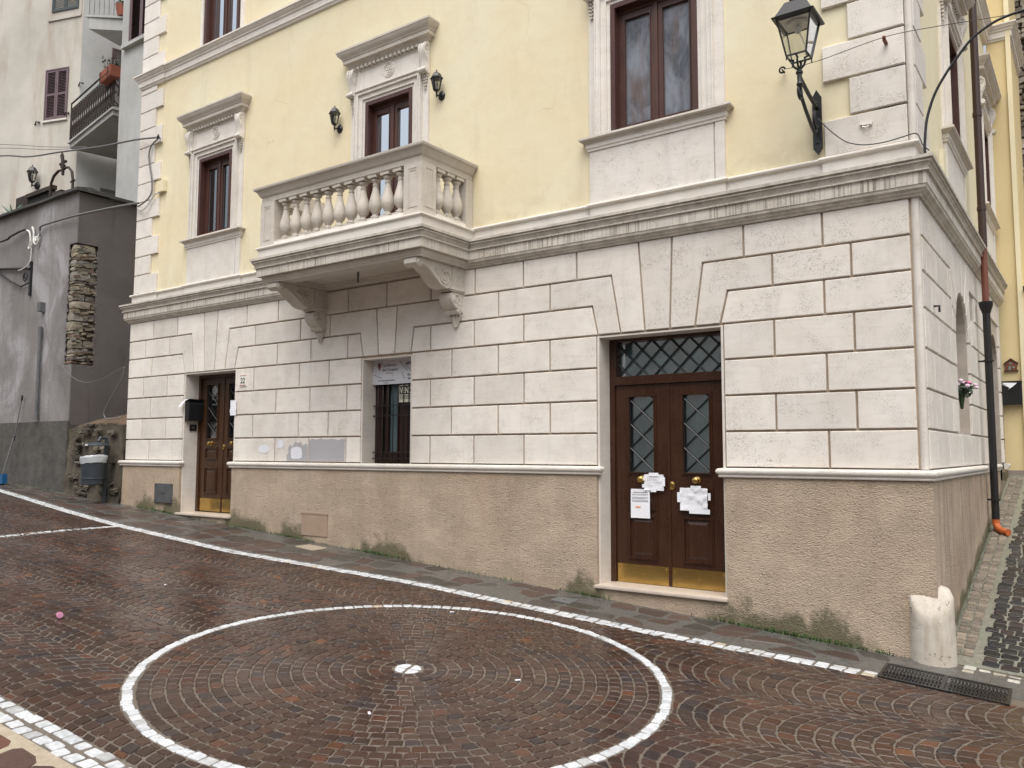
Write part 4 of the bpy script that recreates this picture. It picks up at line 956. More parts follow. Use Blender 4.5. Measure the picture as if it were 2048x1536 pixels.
fcol = lambda R: hue1(R, [(.075, .052, .045), (.082, .055, .045), (.062, .054, .048), (.068, .064, .055)], .75, 1.25)
flags(-20, 1.6, lambda x: line1(x)+.13, lambda x: -.06, .33, 3, .34, fcol, 'flagstone', 90, random.Random(5), .014, top=.0075)
fcol2 = lambda R: hue1(R, [(.12, .055, .038), (.085, .05, .04), (.07, .05, .042)], .8, 1.2)
flags(-9, 3, lambda x: -8.8, lambda x: -5.95, .46, 8, 0, fcol2, 'flagstone', 90, random.Random(6), .022, top=.008)
# pale slab and grey slab let into the flagstones
m = M(); stone_add(m, [(-8.02, -.52), (-7.62, -.53), (-7.62, -.24), (-8.0, -.26)], (.42, .36, .28), top=.016, gap=.004, cut=.05); m.build('pale_cover_slab', 'flag', PAV, recalc=False)
m = M(); stone_add(m, [(-3.68, -.56), (-3.44, -.54), (-3.46, -.31), (-3.70, -.33)], (.13, .135, .14), top=.016, gap=.004, cut=.05); m.ball((-3.57, -.44, H(-3.57, -.44)+.016), .016, 8, (1, 1, .2), col=(.05, .05, .05)); m.build('grey_cover_slab', 'flag', PAV, recalc=False)
# alley
AL = M(); AL.add([(x, y, H(x, y)+.005) for x, y in ((.12, .06), (4.5, .06), (4.5, 7.3), (.12, 7.3))], [(0, 1, 2, 3)]); AL = AL.build('alley_paving', 'mortar4', None, kind='structure')
ra = random.Random(21); y = .12; al = []
while y < 7.1:
    h_ = .10+ra.uniform(-.01, .01); x = .37+ra.uniform(0, .06)
    while x < 2.7:
        w_ = ra.uniform(.10, .15); v = ra.uniform(.6, 1.4)
        c = tuple(q*v for q in ra.choice([(.025, .027, .03), (.03, .03, .03), (.035, .028, .028)]))
        al.append(([(x, y), (x+w_, y), (x+w_, y+h_), (x, y+h_)], c)); x += w_+.008
    y += h_+.012
mass = M(); order = sorted(range(len(al)), key=lambda i: -px_area(al[i][0])); big = {i for i in order[:160] if px_area(al[i][0]) > 30}
Ha = lambda x, y: H(x, y)+.005
for i, (po, c) in enumerate(al):
    if i in big: m = M(); stone_add(m, po, c, top=.010, gap=.006, cut=.14, jit=.010, bev=.006, R=ra, zf=Ha, tilt=.03); m.build('basalt_cobble', 'basalt', AL, recalc=False)
    else: stone_add(mass, po, c, top=.010, gap=.006, cut=.14, jit=.010, bev=.006, R=ra, zf=Ha, tilt=.03)
mass.build('smaller_basalt_cobbles', 'basalt', AL, recalc=False, kind='stuff')
y = .25; ga = []
while y < 7.0:
    for x0_, x1_ in ((.15, .24), (.245, .335)): ga.append(([(x0_, y), (x1_, y), (x1_, y+.075), (x0_, y+.075)], hue1(ra, [(.27, .225, .175), (.21, .18, .145)], .7, 1.15)))
    y += .082
mass = M()
for i, (po, c) in enumerate(ga):
    if px_area(po) > 55: m = M(); stone_add(m, po, c, top=.012, gap=.005, R=ra, zf=Ha); m.build('gutter_stone', 'stone', AL, recalc=False)
    else: stone_add(mass, po, c, top=.012, gap=.005, R=ra, zf=Ha)
mass.build('smaller_gutter_stones', 'stone', AL, recalc=False, kind='stuff')

# drain grate
gr = empty('drain_grate', 'long black cast iron drain grate set in the paving in front of the stone bollard', 'drain grate', (0, 0, 0))
gT = lambda u, v, h: (-.27+.955*u+.02*v, -.345-.475*v-.03*u, H(-.27+.955*u, -.345-.475*v)+h)
m = M()
for (u0, u1, v0, v1) in ((0, 1, 0, .07), (0, 1, .93, 1), (0, .025, .07, .93), (.975, 1, .07, .93), (.485, .515, .07, .93)):
    m.add([gT(u, v, h) for u in (u0, u1) for v in (v0, v1) for h in (-.01, .014)], [(0, 1, 3, 2), (4, 6, 7, 5), (0, 4, 5, 1), (2, 3, 7, 6), (0, 2, 6, 4), (1, 5, 7, 3)])
m.build('frame', 'grate', gr)
m = M()
for i in range(34):
    for j in range(7):
        u = .03+i*.0284+(.006 if j % 2 else 0); v = .09+j*.123
        if .47 < u < .52: continue
        m.add([gT(uu, vv, h) for uu in (u, u+.014) for vv in (v, v+.095) for h in (.001, .013)], [(0, 1, 3, 2), (4, 6, 7, 5), (0, 4, 5, 1), (2, 3, 7, 6), (0, 2, 6, 4), (1, 5, 7, 3)])
m.build('studs', 'grate', gr, kind='stuff')
m = M(); m.add([gT(u, v, .002) for u, v in ((.02, .05), (.98, .05), (.98, .95), (.02, .95))], [(0, 1, 2, 3)]); m.build('base_plate', 'grate', gr)

# ------------------------------------------------------------------ buildings on the left
G1 = empty('grey_cement_building', 'low dark grey rendered building with exposed stones at its corner, left of the yellow palazzo', 'building')
GX, GZT = -15.63, 7.22
m = M()
m.holes(-30, GX, 2.475, GZT, [(-15.93, GX+1, 3.63, 6.15)], TF, 0, .02)
m.build('front_wall', 'grey', G1)
m = M(); m.holes(.0205, 1.32, 2.3, GZT, [(-1, .47, 3.63, 6.15)], lambda a, d, z: (GX-d, a, z), 0, .4); m.build('side_wall', 'grey_side', G1)
m = M(); m.holes(-30, GX+.03, -.2, 2.478, [], TF, -.035, -.001); m.holes(-.0005, .6, -.2, 2.40, [], lambda a, d, z: (GX+.03-d, a, z), 0, .3); m.build('base_render', 'grey_base', G1)
m = M(); m.box(-30, GX-.07, .07, .6, 3.4, 6.3); m.build('recess_backing', 'rubble', G1)
m = M(); rz = random.Random(4); rs = []
path = [(-30, -.10), (-24, -.11), (-20, -.09), (-18, -.12), (-17, -.09), (-16.2, -.12), (GX+.10, -.10), (GX+.11, .5), (GX+.09, 1.30)]
for (x, y) in path: rs.append([(x, y, GZT+.0), (x, y, GZT+.055+rz.uniform(-.008, .012)), (x-.3 if y > 0 else x, y+.3 if y < 0 else y, GZT+.12), (x-.5 if y > 0 else x-.0, .6 if y < 0 else y, GZT+.0)])
m.rings(rs, cap=True); m.build('roof_edge', 'roof', G1)
M().box(-30, GX+.02, .35, 1.30, GZT-.02, GZT+.05).build('roof_deck', 'roof', G1)
# exposed corner stones
def rough_box(x0, x1, y0, y1, z0, z1, col, R, jit=.02):
    m = M(); n = 4; vs = []; fs = []
    def P(i, j, k):
        return (x0+(x1-x0)*i/2, y0+(y1-y0)*j/2, z0+(z1-z0)*k/2)
    idx = {}
    for i in range(3):
        for j in range(3):
            for k in range(3):
                if 1 == i == j == k: continue
                p = Vector(P(i, j, k)); c = Vector(((x0+x1)/2, (y0+y1)/2, (z0+z1)/2)); e = (i != 1)+(j != 1)+(k != 1)
                p = c+(p-c)*(1-.05*(e-1)); p += Vector((R.uniform(-jit, jit), R.uniform(-jit, jit), R.uniform(-jit, jit)*.7)); idx[i, j, k] = len(vs); vs.append(p)
    for ax in range(3):
        for s_ in (0, 2):
            for a in (0, 1):
                for b in (0, 1):
                    q = []
                    for (da, db) in ((0, 0), (1, 0), (1, 1), (0, 1)):
                        t = [0, 0, 0]; t[ax] = s_; o = [u for u in range(3) if u != ax]; t[o[0]] = a+da; t[o[1]] = b+db; q.append(idx[tuple(t)])
                    fs.append(tuple(q))
    return m.add(vs, fs, col)
RS = random.Random(15); z = 3.64
SCOL = [(.35, .30, .215), (.37, .33, .26), (.27, .25, .215), (.31, .275, .21), (.20, .185, .165), (.24, .16, .125)]
while z < 6.08:
    h = RS.choice([.05, .07, .10, .15, .20]); h = min(h, 6.14-z)
    c = hue1(RS, SCOL[:4] if h > .12 else SCOL, .75, 1.15)
    w1 = RS.uniform(.22, .42) if h > .09 else RS.uniform(.12, .3)
    rough_box(-15.91, GX-RS.uniform(.0, .03), .0+RS.uniform(0, .03), w1, z, z+h-.012, tuple(c), RS, .012).build('corner_stone', 'stone', G1)
    y = w1+.01
    if y < .40: rough_box(-15.9, GX-RS.uniform(.02, .06), y, .465, z+.01, z+h-.02, tuple(v*.75 for v in c), RS, .01).build('corner_stone', 'stone', G1)
    z += h
m = M()
for i in range(130):
    z_ = RS.uniform(3.66, 6.1); y_ = RS.uniform(.02, .44); s_ = RS.uniform(.02, .05)
    a = Vector((GX-.035, y_, z_)); m.obox(a, (s_*.7, 0, .0), (0, s_*RS.uniform(.8, 1.6), s_*.2), (0, -.1*s_, s_*.5), col=hue1(RS, SCOL, .6, 1.1))
m.build('chinking_stones', 'stone', G1, kind='stuff')
for i in range(34):   # broken plaster lip round the exposed stones
    t = i/33; z = 3.62+2.54*t
    for k in range(2):
        w_, h_ = RS.uniform(.012, .045), RS.uniform(.05, .12)
        if k: rough_box(GX-.03, GX-.001, .47-w_, .475, z-h_/2, z+h_/2, None, RS, .007).build('plaster_lip', 'grey_side', G1)
        elif i % 2: rough_box(-15.935, -15.93+w_, .002, .02, z-h_/2, z+h_/2, None, RS, .005).build('plaster_lip', 'grey', G1)
# rubble retaining wall in the gap
RW = empty('rubble_wall', 'low mossy rubble retaining wall with a brown mortar cap in the gap behind the litter bin', 'wall')
m = M(); n = 24; rz = random.Random(9); rs = []
for i in range(n+1):
    x = -15.60+2.13*i/n; zt_ = 2.30+.10*min(1, i/8)-.05*(i > 20); q = lambda a: rz.uniform(-a, a)
    rs.append([(x, -.10+q(.02), .6)]+[(x, -.085+.012*k+q(.035), .75+(zt_-.75)*k/9) for k in range(10)])
m.rings(rs, closed=False, cap=False); m.build('rubble_face', 'rubble', RW, smooth='all')
rs = []
for i in range(n+1):
    x = -15.60+2.13*i/n; zt_ = 2.30+.10*min(1, i/8)-.05*(i > 20); zb = 2.42+.28*min(1, i/n); rs.append([(x, .02, zt_-.03), (x, .03+rz.uniform(-.02, .02), zt_), (x, .25, (zt_+zb)/2+.04), (x, .55, zb+rz.uniform(-.02, .02)), (x, 1.3, zb+.05)])
M().rings(rs, closed=False, cap=False).build('mortar_cap', 'rubble_cap', RW, smooth='all')
for i in range(50):
    x = RS.uniform(-15.4, -13.75); z_ = RS.uniform(1.0, 2.3) if i > 22 else RS.choice([RS.uniform(.98, 1.35), RS.uniform(2.05, 2.32)]); w_ = RS.uniform(.08, .18); h_ = RS.uniform(.045, .10)
    rough_box(x, x+w_*1.3, -.108, -.02, z_, z_+h_, hue1(RS, [(.30, .27, .21), (.20, .18, .13)] if i > 44 else [(.12, .105, .08), (.085, .078, .058), (.15, .13, .10)], .6, 1.1), RS, .010).build('rubble_stone', 'stone', RW)
M().box(-13.62, -13.51, -.04, .1, .6, 2.36).build('mortar_edge', 'rubble', RW)
# tall beige building
T = empty('tall_beige_building', 'tall stained beige apartment building with mauve shutters and an iron balcony, far left', 'building')
A0 = Vector((-21.77, 2.0)); dA = Vector((.95, .312)).normalized(); nA = Vector((dA.y, -dA.x))
def TA(a, d, z): p = A0+dA*a-nA*d; return (p.x, p.y, z)      # a along wall, d behind it
LA = 1.167
m = M(); m.holes(-12, LA, 3, 22, [(0.02, .75, 10.86, 12.27)], TA, 0, .3); m.build('left_wall', 'beige', T)
C0 = A0+dA*LA; dB = Vector((.23, 1.05)).normalized(); nB = Vector((dB.y, -dB.x))
def TB(a, d, z): p = C0+dB*a-nB*d; return (p.x, p.y, z)
m = M(); m.holes(0, 6, 3, 22, [(.62, 2.0, 7.2, 9.02)], TB, 0, .3); m.build('recessed_wall', 'white_pl', T)
m = M(); m.box(-21.7, -21.2, 2.4, 5.4, 7, 9.3); m.build('passage_shade', 'grey_pl2', T)
def shutters(T_, a0, a1, z0, z1, mt, parent, d=-.02):
    S = bpy.data.objects.new('shutter_pair', None); COL.objects.link(S); S.parent = parent; mid = (a0+a1)/2
    m = M(); m.holes(a0-.03, a1+.03, z0-.02, z1+.03, [(a0, a1, z0, z1)], T_, d-.01, .05); m.build('frame', mt, S)
    for b0, b1 in ((a0, mid-.004), (mid+.004, a1)):
        zm = (z0+z1)/2; m = M(); m.holes(b0, b1, z0, z1, [(b0+.05, b1-.05, z0+.06, zm-.03), (b0+.05, b1-.05, zm+.03, z1-.06)], T_, d, d+.035); L = m.build('shutter', mt, S)
        for zz0, zz1 in ((z0+.06, zm-.03), (zm+.03, z1-.06)):
            n = max(6, int((zz1-zz0)/.042))
            for i in range(n):
                z = zz0+(zz1-zz0)*(i+.5)/n; m = M(); m.add([T_(b0+.05, d+.004, z-.014), T_(b1-.05, d+.004, z-.014), T_(b1-.05, d+.03, z+.012), T_(b0+.05, d+.03, z+.012), T_(b0+.05, d+.010, z-.016), T_(b1-.05, d+.010, z-.016), T_(b1-.05, d+.034, z+.010), T_(b0+.05, d+.034, z+.010)], [(0, 1, 2, 3), (4, 5, 6, 7), (0, 1, 5, 4), (2, 3, 7, 6)]); m.build('slat', mt, L)
    M().prism([(a0-.02, z0-.02), (a1+.02, z0-.02), (a1+.02, z1), (a0-.02, z1)], T_, .05, .06).build('backing', 'dark', S)
    return S
shutters(TA, 0.02, .75, 10.88, 12.26, 'shutter', T)
M().prism(rect(-.05, .80, 10.80, 10.85), TA, -.05, .02).build('window_sill', 'trav_frame', T)
shutters(TA, .13, .98, 13.95, 15.2, 'shutter_g', T)
m = M(); m.prism(rect(-.02, 1.12, 13.68, 13.72), TA, -.035, .0); m.prism(rect(1.10, 1.13, 13.72, 15.2), TA, -.03, 0); m.build('window_surround', 'beige', T)
shutters(TB, .80, 1.75, 11.0, 13.0, 'shutter', T)
# rail and slab of the iron balcony
P1, P2, P3, P4 = Vector((-20.55, 2.12)), Vector((-17.45, 1.60)), Vector((-17.0, 3.9)), Vector((-20.1, 4.4))
m = M()
for z0, z1, g in ((9.86, 9.98, 0), (9.98, 10.03, .05)):
    m.add([(p.x+gx*g, p.y+gy*g, z) for z in (z0, z1) for p, gx, gy in ((P1, -.5, -1), (P2, 1, -1), (P3, 1, 1), (P4, 0, 0))], [(0, 1, 2, 3), (4, 5, 6, 7), (0, 1, 5, 4), (1, 2, 6, 5), (2, 3, 7, 6), (3, 0, 4, 7)])
m.build('balcony_slab', 'grey_pl2', T)
rl = M(); a, b = P1, P2
def rp(a, b, t, z): p = a.lerp(b, t); return (p.x, p.y, z)
for (a, b, n) in ((P1, P2, 20), (P2, P3, 12)):
    rl.tube([rp(a, b, 0, 11.08), rp(a, b, 1, 11.08)], .022, 6); rl.tube([rp(a, b, 0, 10.10), rp(a, b, 1, 10.10)], .016, 6); rl.tube([rp(a, b, 0, 10.93), rp(a, b, 1, 10.93)], .010, 6)
rl.tube([rp(P1, P2, 1, 10.0), rp(P1, P2, 1, 11.08)], .022, 6); rl.tube([rp(P1, P2, 0, 10.0), rp(P1, P2, 0, 11.08)], .018, 6)
RL = rl.build('iron_railing', 'rust', T)
for (a, b, n) in ((P1, P2, 19), (P2, P3, 9)):
    for i in range(n):
        t0 = (i+.5)/n; w_ = .5/n; m = M()
        m.tube([rp(a, b, t0, 10.1), rp(a, b, t0, 10.93)], .009, 5)
        for s_ in (-1, 1):
            m.tube([rp(a, b, t0+s_*w_*x, z) for x, z in ((.1, 10.12), (.85, 10.20), (1.1, 10.33), (.55, 10.45), (.15, 10.36), (.1, 10.55), (.7, 10.64), (1.1, 10.76), (.7, 10.90), (.2, 10.82), (.35, 10.72))], .015, 5)
        m.build('scroll', 'rust', RL)
# small upper balcony
U1 = Vector((-19.9, 2.15)); U2 = Vector((-18.6, 3.3)); U3 = Vector((-19.2, 4.6)); U4 = Vector((-20.3, 3.9))
m = M(); m.add([(p.x, p.y, z) for z in (12.98, 13.30) for p in (U1, U2, U3, U4)], [(0, 1, 2, 3), (4, 5, 6, 7), (0, 1, 5, 4), (1, 2, 6, 5), (2, 3, 7, 6), (3, 0, 4, 7)])
m.add([(p.x+dx, p.y+dy, z) for z in (13.30, 13.36) for p, dx, dy in ((U1, -.06, -.08), (U2, .06, -.06), (U3, .05, 0), (U4, 0, 0))], [(0, 1, 2, 3), (4, 5, 6, 7), (0, 1, 5, 4), (1, 2, 6, 5), (2, 3, 7, 6), (3, 0, 4, 7)]); m.build('upper_balcony_slab', 'grey_pl2', T)
m = M()
for i in range(15): m.tube([rp(U1, U2, i/14, 13.36), rp(U1, U2, i/14, 14.4)], .008, 5)
m.tube([rp(U1, U2, 0, 14.4), rp(U1, U2, 1, 14.4)], .015, 5); m.build('upper_balcony_railing', 'galv', T)
# neighbouring strip of pale grey building with shutters
C = empty('pale_grey_building', 'narrow strip of pale grey plastered house with mauve shutters beside the white quoins', 'building')
CY = 1.3
m = M(); m.holes(-16.62, -13.0, 3, 22, [(-16.28, -15.35, 11.12, 13.6)], lambda a, d, z: (a, CY+d, z), 0, .4); m.build('wall', 'grey_pl2', C)
shutters(lambda a, d, z: (a, CY+d, z), -16.26, -15.37, 11.14, 13.55, 'shutter', C)
M().box(-16.48, -15.2, CY-.10, CY+.02, 11.03, 11.11).build('window_sill', 'grey_pl2', C)

# ------------------------------------------------------------------ yellow and rubble buildings at the end of the alley
Y2 = empty('warm_yellow_building', 'warm yellow building closing the alley behind the black downpipe', 'building')
m = M(); m.box(.075, .415, 7.32, 11, 1.58, 12); m.box(.4155, 2.6, 7.32, 11, 1.58, 4.62); m.build('wall', 'yellow2', Y2)
M().box(.36, .43, 7.27, 7.318, 1.6, 12).build('cream_corner_strip', 'cream', Y2)
M().box(.075, 2.6, 7.29, 11, 0, 1.58).build('base', 'pinkbase', Y2)
M().sweep([(XS-.1, 7.31), (.42, 7.31), (.42, 9)], [(-.02, z) for z in (8.79,)]+[(o, z) for o, z in B2[1:]]).build('moulded_band', 'trav_frame', Y2, smooth=28)
RB = empty('rubble_stone_building', 'rough rubble stone house front at the right edge above the yellow wall', 'building')
M().box(.2, 5.0, 9.3, 11, 3, 20).build('wall', 'rubble', RB)
RR_ = random.Random(31); m = M()
for i in range(72):
    for j in range(14):
        z = 4.9+i*.105+RR_.uniform(-.02, .02); x = .30+j*.145+RR_.uniform(-.03, .03); c = RR_.choice([(.34, .30, .25), (.22, .19, .16), (.42, .39, .34), (.16, .13, .11)])
        w_, h_ = RR_.uniform(.04, .08), RR_.uniform(.03, .055); a = RR_.uniform(-.5, .5)
        m.obox((x, 9.27, z), (w_*math.cos(a), 0, w_*math.sin(a)), (.01, RR_.uniform(.03, .07), 0), (-h_*math.sin(a)*.8, 0, h_*math.cos(a)), col=hue1(RR_, [c], .7, 1.15))
m.build('rubble_facing', 'stone', RB, kind='stuff')
# house across the square, seen only in the window panes
O = empty('house_across_square', 'plain plastered house with a tiled roof across the square, mirrored in the balcony door panes', 'building')
M().box(-46, 16, -32, -24, -1, 10).build('wall', 'beige', O)
m = M(); m.rings([[(x, -23.4, 10), (x, -28, 12.3), (x, -32.6, 10)] for x in (-46.5, 16.5)]); m.build('roof', 'tiles', O)
for i in range(7):
    for z in (2.4, 6.2): M().box(-39+7.4*i, -37.8+7.4*i, -24.02, -23.98, z, z+1.9).build('window', 'dark', O)

# ------------------------------------------------------------------ things on and beside the palazzo
# stone bollard wrapped round the corner
bo = M(); n = 40; cx, cy, R0 = .045, .045, .187; rows = []
def btop(x, y): return .645-1.55*max(0, .03-y)-.9*max(0, x-.17)-.15*max(0, x)
prev = random.Random(2)
rad = [R0*(1+prev.uniform(-.012, .012)) for _ in range(n)]
for k in range(8):
    t = k/7; row = []
    for i in range(n):
        a = 2*PI*i/n; rr = rad[i]*(1.02-.05*t); x, y = cx+rr*math.cos(a), cy+rr*math.sin(a); zb = -.12; zt_ = btop(x, y); row.append((x, y, zb+(zt_-zb)*t))
    rows.append(row)
for k, f in enumerate((.93, .8, .5, .1)):
    row = []
    for i in range(n):
        a = 2*PI*i/n; rr = rad[i]*.97*f; x, y = cx+rr*math.cos(a), cy+rr*math.sin(a); row.append((x, y, btop(x, y)+.012+(.004 if k else 0)+prev.uniform(-.003, .003)))
    rows.append(row)
bo.rings(rows); o = bo.build('stone_bollard', 'bollard', None, smooth=50); tag(o, 'short worn travertine bollard with a slanting notched top at the foot of the palazzo corner', 'bollard')

def lantern(axis_len, s=1.0, name='wall_lantern', label='', cat='wall lantern', grp=None, loc=(0, 0, 0)):
    R = empty(name, label, cat, loc, grp)      # origin on the wall plane
    m = M(); m.rings([[(r*math.cos(2*PI*j/14), -y, -.0+1.15*r*math.sin(2*PI*j/14)) for j in range(14)] for r, y in ((.075, -.0), (.075, .015), (.055, .04), (.02, .055))]); m.build('back_plate', 'iron', R, smooth=30)
    m = M(); m.tube([(0, -.04, 0), (0, -.08, -.01), (0, -.115, -.035), (0, -.14, -.02), (0, -.15, .03)], .013, 7); m.lathe([(.0, -.075), (.012, -.07), (.016, -.06), (.009, -.05), (.014, -.04), (.014, .02)], (0, -.15, 0), 10); m.build('arm', 'iron', R, smooth=True)
    c = (0, -.15, 0); zb, zt_ = .055, .265
    def hexr(r, z): return [(r*math.cos(PI/6+PI/3*j), c[1]+r*math.sin(PI/6+PI/3*j), z) for j in range(6)]
    m = M(); m.rings([hexr(.012, .015), hexr(.05, .04), hexr(.058, zb)]); m.build('base_cup', 'iron', R)
    m = M(); m.rings([hexr(.118, zt_-.008), hexr(.120, zt_), hexr(.095, zt_+.03), hexr(.075, zt_+.075), hexr(.05, zt_+.10), hexr(.018, zt_+.115), hexr(.012, zt_+.13)]); m.ball((0, c[1], zt_+.145), .014, 8); m.build('roof', 'iron', R)
    m = M(); lo, hi = hexr(.055, zb), hexr(.100, zt_)
    for p, q in zip(lo, hi): m.tube([p, q], .006, 4)
    m.build('ribs', 'iron', R)
    m = M(); m.rings([hexr(.052, zb), hexr(.096, zt_)], cap=False); m.build('glass', 'glass_lamp', R)
    m = M(); m.lathe([(.010, zb), (.012, zb+.05), (.022, zb+.08), (.024, zb+.12), (.012, zb+.145), (.003, zb+.15)], (0, c[1], 0), 10); m.build('bulb', 'lamp_in', R, smooth=True)
    return R
L1 = lantern(0, label='small black hexagonal wall lantern left of the balcony door, away from the window surround', grp='black wall lanterns', loc=(-7.86, .04, 6.76))
L1.rotation_euler = (0, 0, 0); L1.scale = (.78,)*3
L2 = copy_tree(L1); L2.location = (-5.83, .04, 6.76); L2['label'] = 'small black hexagonal wall lantern right of the balcony door, touching the leaf ornament'
L3 = copy_tree(L1); q = TA(-.12, 0, 9.06); L3.location = q; L3.rotation_euler = (0, 0, math.atan2(dA.y, dA.x)); L3['label'] = 'small black lantern on the stained beige wall above the grey roof edge'; L3.scale = (1.25,)*3

# big street lamp on the bracket
SL = empty('street_lamp', 'large black four-sided street lantern on a forged bracket near the right corner', 'street lamp', (-.812, 0, 0))
m = M(); m.prism([(-.045, 4.90), (0, 4.835), (.045, 4.90), (.045, 5.43), (0, 5.51), (-.045, 5.43)], TF, -.028, -.0075); m.build('wall_plate', 'iron', SL)
for z in (4.96, 5.37): m = M(); m.ball((0, -.03, z), .016, 8, (1, .7, 1)); m.build('bolt', 'iron', SL, smooth=True)
m = M(); LY = -.60
m.tube([(0, -.03, 5.32), (0, -.30, 5.36), (0, LY+.03, 5.42)], .021, 8)
m.tube([(0, LY+.02, 5.34), (0, LY+.02, 5.26), (0, -.42, 5.16), (0, -.25, 5.075), (0, -.13, 5.03), (0, -.08, 5.05), (0, -.05, 5.12)], .018, 8)
m.build('bracket_arm', 'iron', SL, smooth=True)
m = M(); m.tube([(0, -.05+.0*i-.075*math.sin(a)-.02, 5.18+.085*math.cos(a)) for i, a in enumerate([PI*2*t/16 for t in range(15)])], .016, 7)
m.tube([(0, LY+.055*math.sin(a), 5.27+.06*math.cos(a)) for a in [PI*2*t/12 for t in range(11)]], .014, 7); m.build('scroll', 'iron', SL, smooth=True)
m = M(); m.lathe([(.0, 5.30), (.016, 5.31), (.026, 5.34), (.032, 5.352), (.026, 5.365), (.022, 5.38), (.024, 5.45), (.034, 5.46), (.034, 5.475), (.026, 5.485), (.020, 5.50), (.0, 5.51)], (0, LY, 0), 12); m.build('stem', 'iron', SL, smooth=35)
zb, zt_ = 5.62, 5.98; rb, rt = .092, .158
sq = lambda r, z: [(r*sx, LY+r*sy, z) for sx, sy in ((-1, -1), (1, -1), (1, 1), (-1, 1))]
m = M()
for sx, sy in ((-1, 0), (1, 0), (0, -1), (0, 1)): m.tube([(0, LY, 5.49), (sx*.045, LY+sy*.045, 5.53), (sx*.062, LY+sy*.062, 5.575), (sx*.05, LY+sy*.05, 5.60), (sx*rb, LY+sy*rb, zb-.005)], .011, 6)
m.build('cradle', 'iron', SL, smooth=True)
m = M()
for p, q in zip(sq(rb, zb), sq(rt, zt_)): m.tube([p, q], .010, 4)
for r, z, t in ((rb, zb, .010), (rt, zt_, .010)):
    s4 = sq(r, z)
    for i in range(4): m.tube([s4[i], s4[(i+1) % 4]], t, 4)
for p in sq(rb, zb): m.tube([p, (p[0], p[1], zb-.04)], .006, 5)
m.build('lantern_frame', 'iron', SL)
m = M(); m.rings([sq(rt+.035, zt_-.012), sq(rt+.04, zt_+.004), sq(rt+.012, zt_+.02), sq(.098, zt_+.165), sq(.085, zt_+.175)]); m.lathe([(.05, zt_+.175), (.05, zt_+.20), (.075, zt_+.21), (.078, zt_+.225), (.06, zt_+.24), (.055, zt_+.29), (.075, zt_+.31), (.03, zt_+.37), (.012, zt_+.39), (.018, zt_+.41), (.004, zt_+.43)], (0, LY, 0), 14); m.build('lantern_roof', 'iron', SL)
m = M(); m.rings([sq(rb-.004, zb+.004), sq(rt-.004, zt_-.004)], cap=False); m.build('glass', 'glass_lamp', SL)
m = M(); m.rings([sq(rt-.02, zt_-.02), sq(.02, zt_-.018)], cap=True); m.lathe([(.11, zt_-.03), (.095, zt_-.05), (.05, zt_-.04), (.0, zt_-.04)], (0, LY, 0), 20); m.ball((.0, LY, zt_-.085), .035, 10, (1, 1, 1.2)); m.build('reflector', 'lamp_in', SL, smooth=35)
m = M(); m.tube([(0, LY, zt_-.1), (.03, LY, zt_-.17), (.06, LY, zt_-.26), (.07, LY, zb+.01)], .005, 5); m.build('lamp_wire', 'cable_w', SL)

def wire(name, label, pts, r, mt='cable', n=8, cat='cable', grp=None, smooth_n=6):
    P = [Vector(p) for p in pts]; out = []
    for i in range(len(P)-1):
        a, b, c, d = P[max(0, i-1)], P[i], P[i+1], P[min(len(P)-1, i+2)]
        for k in range(smooth_n):
            t = k/smooth_n; out.append(.5*((2*b)+(c-a)*t+(2*a-5*b+4*c-d)*t*t+(3*b-a-3*c+d)*t**3))
    out.append(P[-1]); m = M(); m.tube(out, r, n); o = m.build(name, mt, None, smooth='all'); tag(o, label, cat, grp); return o
wire('lamp_feed_cable', 'thin cable hanging from the street lamp plate over the white moulding to the corner', [(-.80, -.05, 5.20), (-.74, -.055, 5.12), (-.66, -.06, 5.02), (-.545, -.065, 4.905), (-.44, -.065, 4.85), (-.33, -.065, 4.822), (-.17, -.065, 4.815), (-.03, -.07, 4.828), (.08, -.08, 4.835), (.12, -.10, 4.79), (.15, -.11, 4.70), (.20, -.10, 4.64)], .0055, 'cable_b')
wire('arched_conduit', 'thick black arched cable springing from the palazzo corner and curving up to the right', [(.165, -.10, 4.62), (.165, -.10, 4.70), (.19, -.10, 4.93), (.26, -.10, 5.15), (.356, -.10, 5.318), (.455, -.10, 5.45), (.57, -.10, 5.585), (.69, -.10, 5.665), (.81, -.10, 5.712), (1.0, -.10, 5.737), (1.4, -.1, 5.76)], .0125, 'cable_b')
wire('thin_span_wire', 'thin dark wire running from the iron ring across the quoins to the right edge', [(-1.12, -.06, 5.80), (-1.0, -.09, 5.775), (-.72, -.10, 5.775), (-.149, -.10, 5.832), (.3, -.10, 5.80), (1.0, -.10, 5.716), (1.6, -.10, 5.68)], .0035, 'cable_b')
m = M(); m.tube([(-1.14+.03*math.cos(a), -.05, 5.80+.03*math.sin(a)) for a in [2*PI*t/10 for t in range(10)]], .010, 6); m.tube([(-1.14, .03, 5.80), (-1.14, -.06, 5.80)], .008, 6); tag(m.build('wire_anchor', 'iron', None), 'small black iron ring anchor in the yellow wall left of the street lamp', 'anchor')
m = M(); m.box(-.165, -.135, -.10, .0, 5.80, 5.82); m.ball((-.15, -.10, 5.83), .02, 8); tag(m.build('wire_insulator', 'plaqwood', None), 'tiny brown insulator on the quoins carrying the thin wire', 'insulator')
m = M(); m.box(-.40, -.30, -.02, -.003, 5.045, 5.06); m.box(-.41, -.39, -.028, -.003, 5.05, 5.075); m.box(-.32, -.30, -.028, -.003, 5.035, 5.07); m.tube([(-.39, -.02, 5.03), (-.35, -.026, 5.015), (-.33, -.02, 5.03)], .006, 5); tag(m.build('cable_clip', 'ceramic', None), 'broken pale cable clip on the lowest quoin right of the street lamp', 'clip')
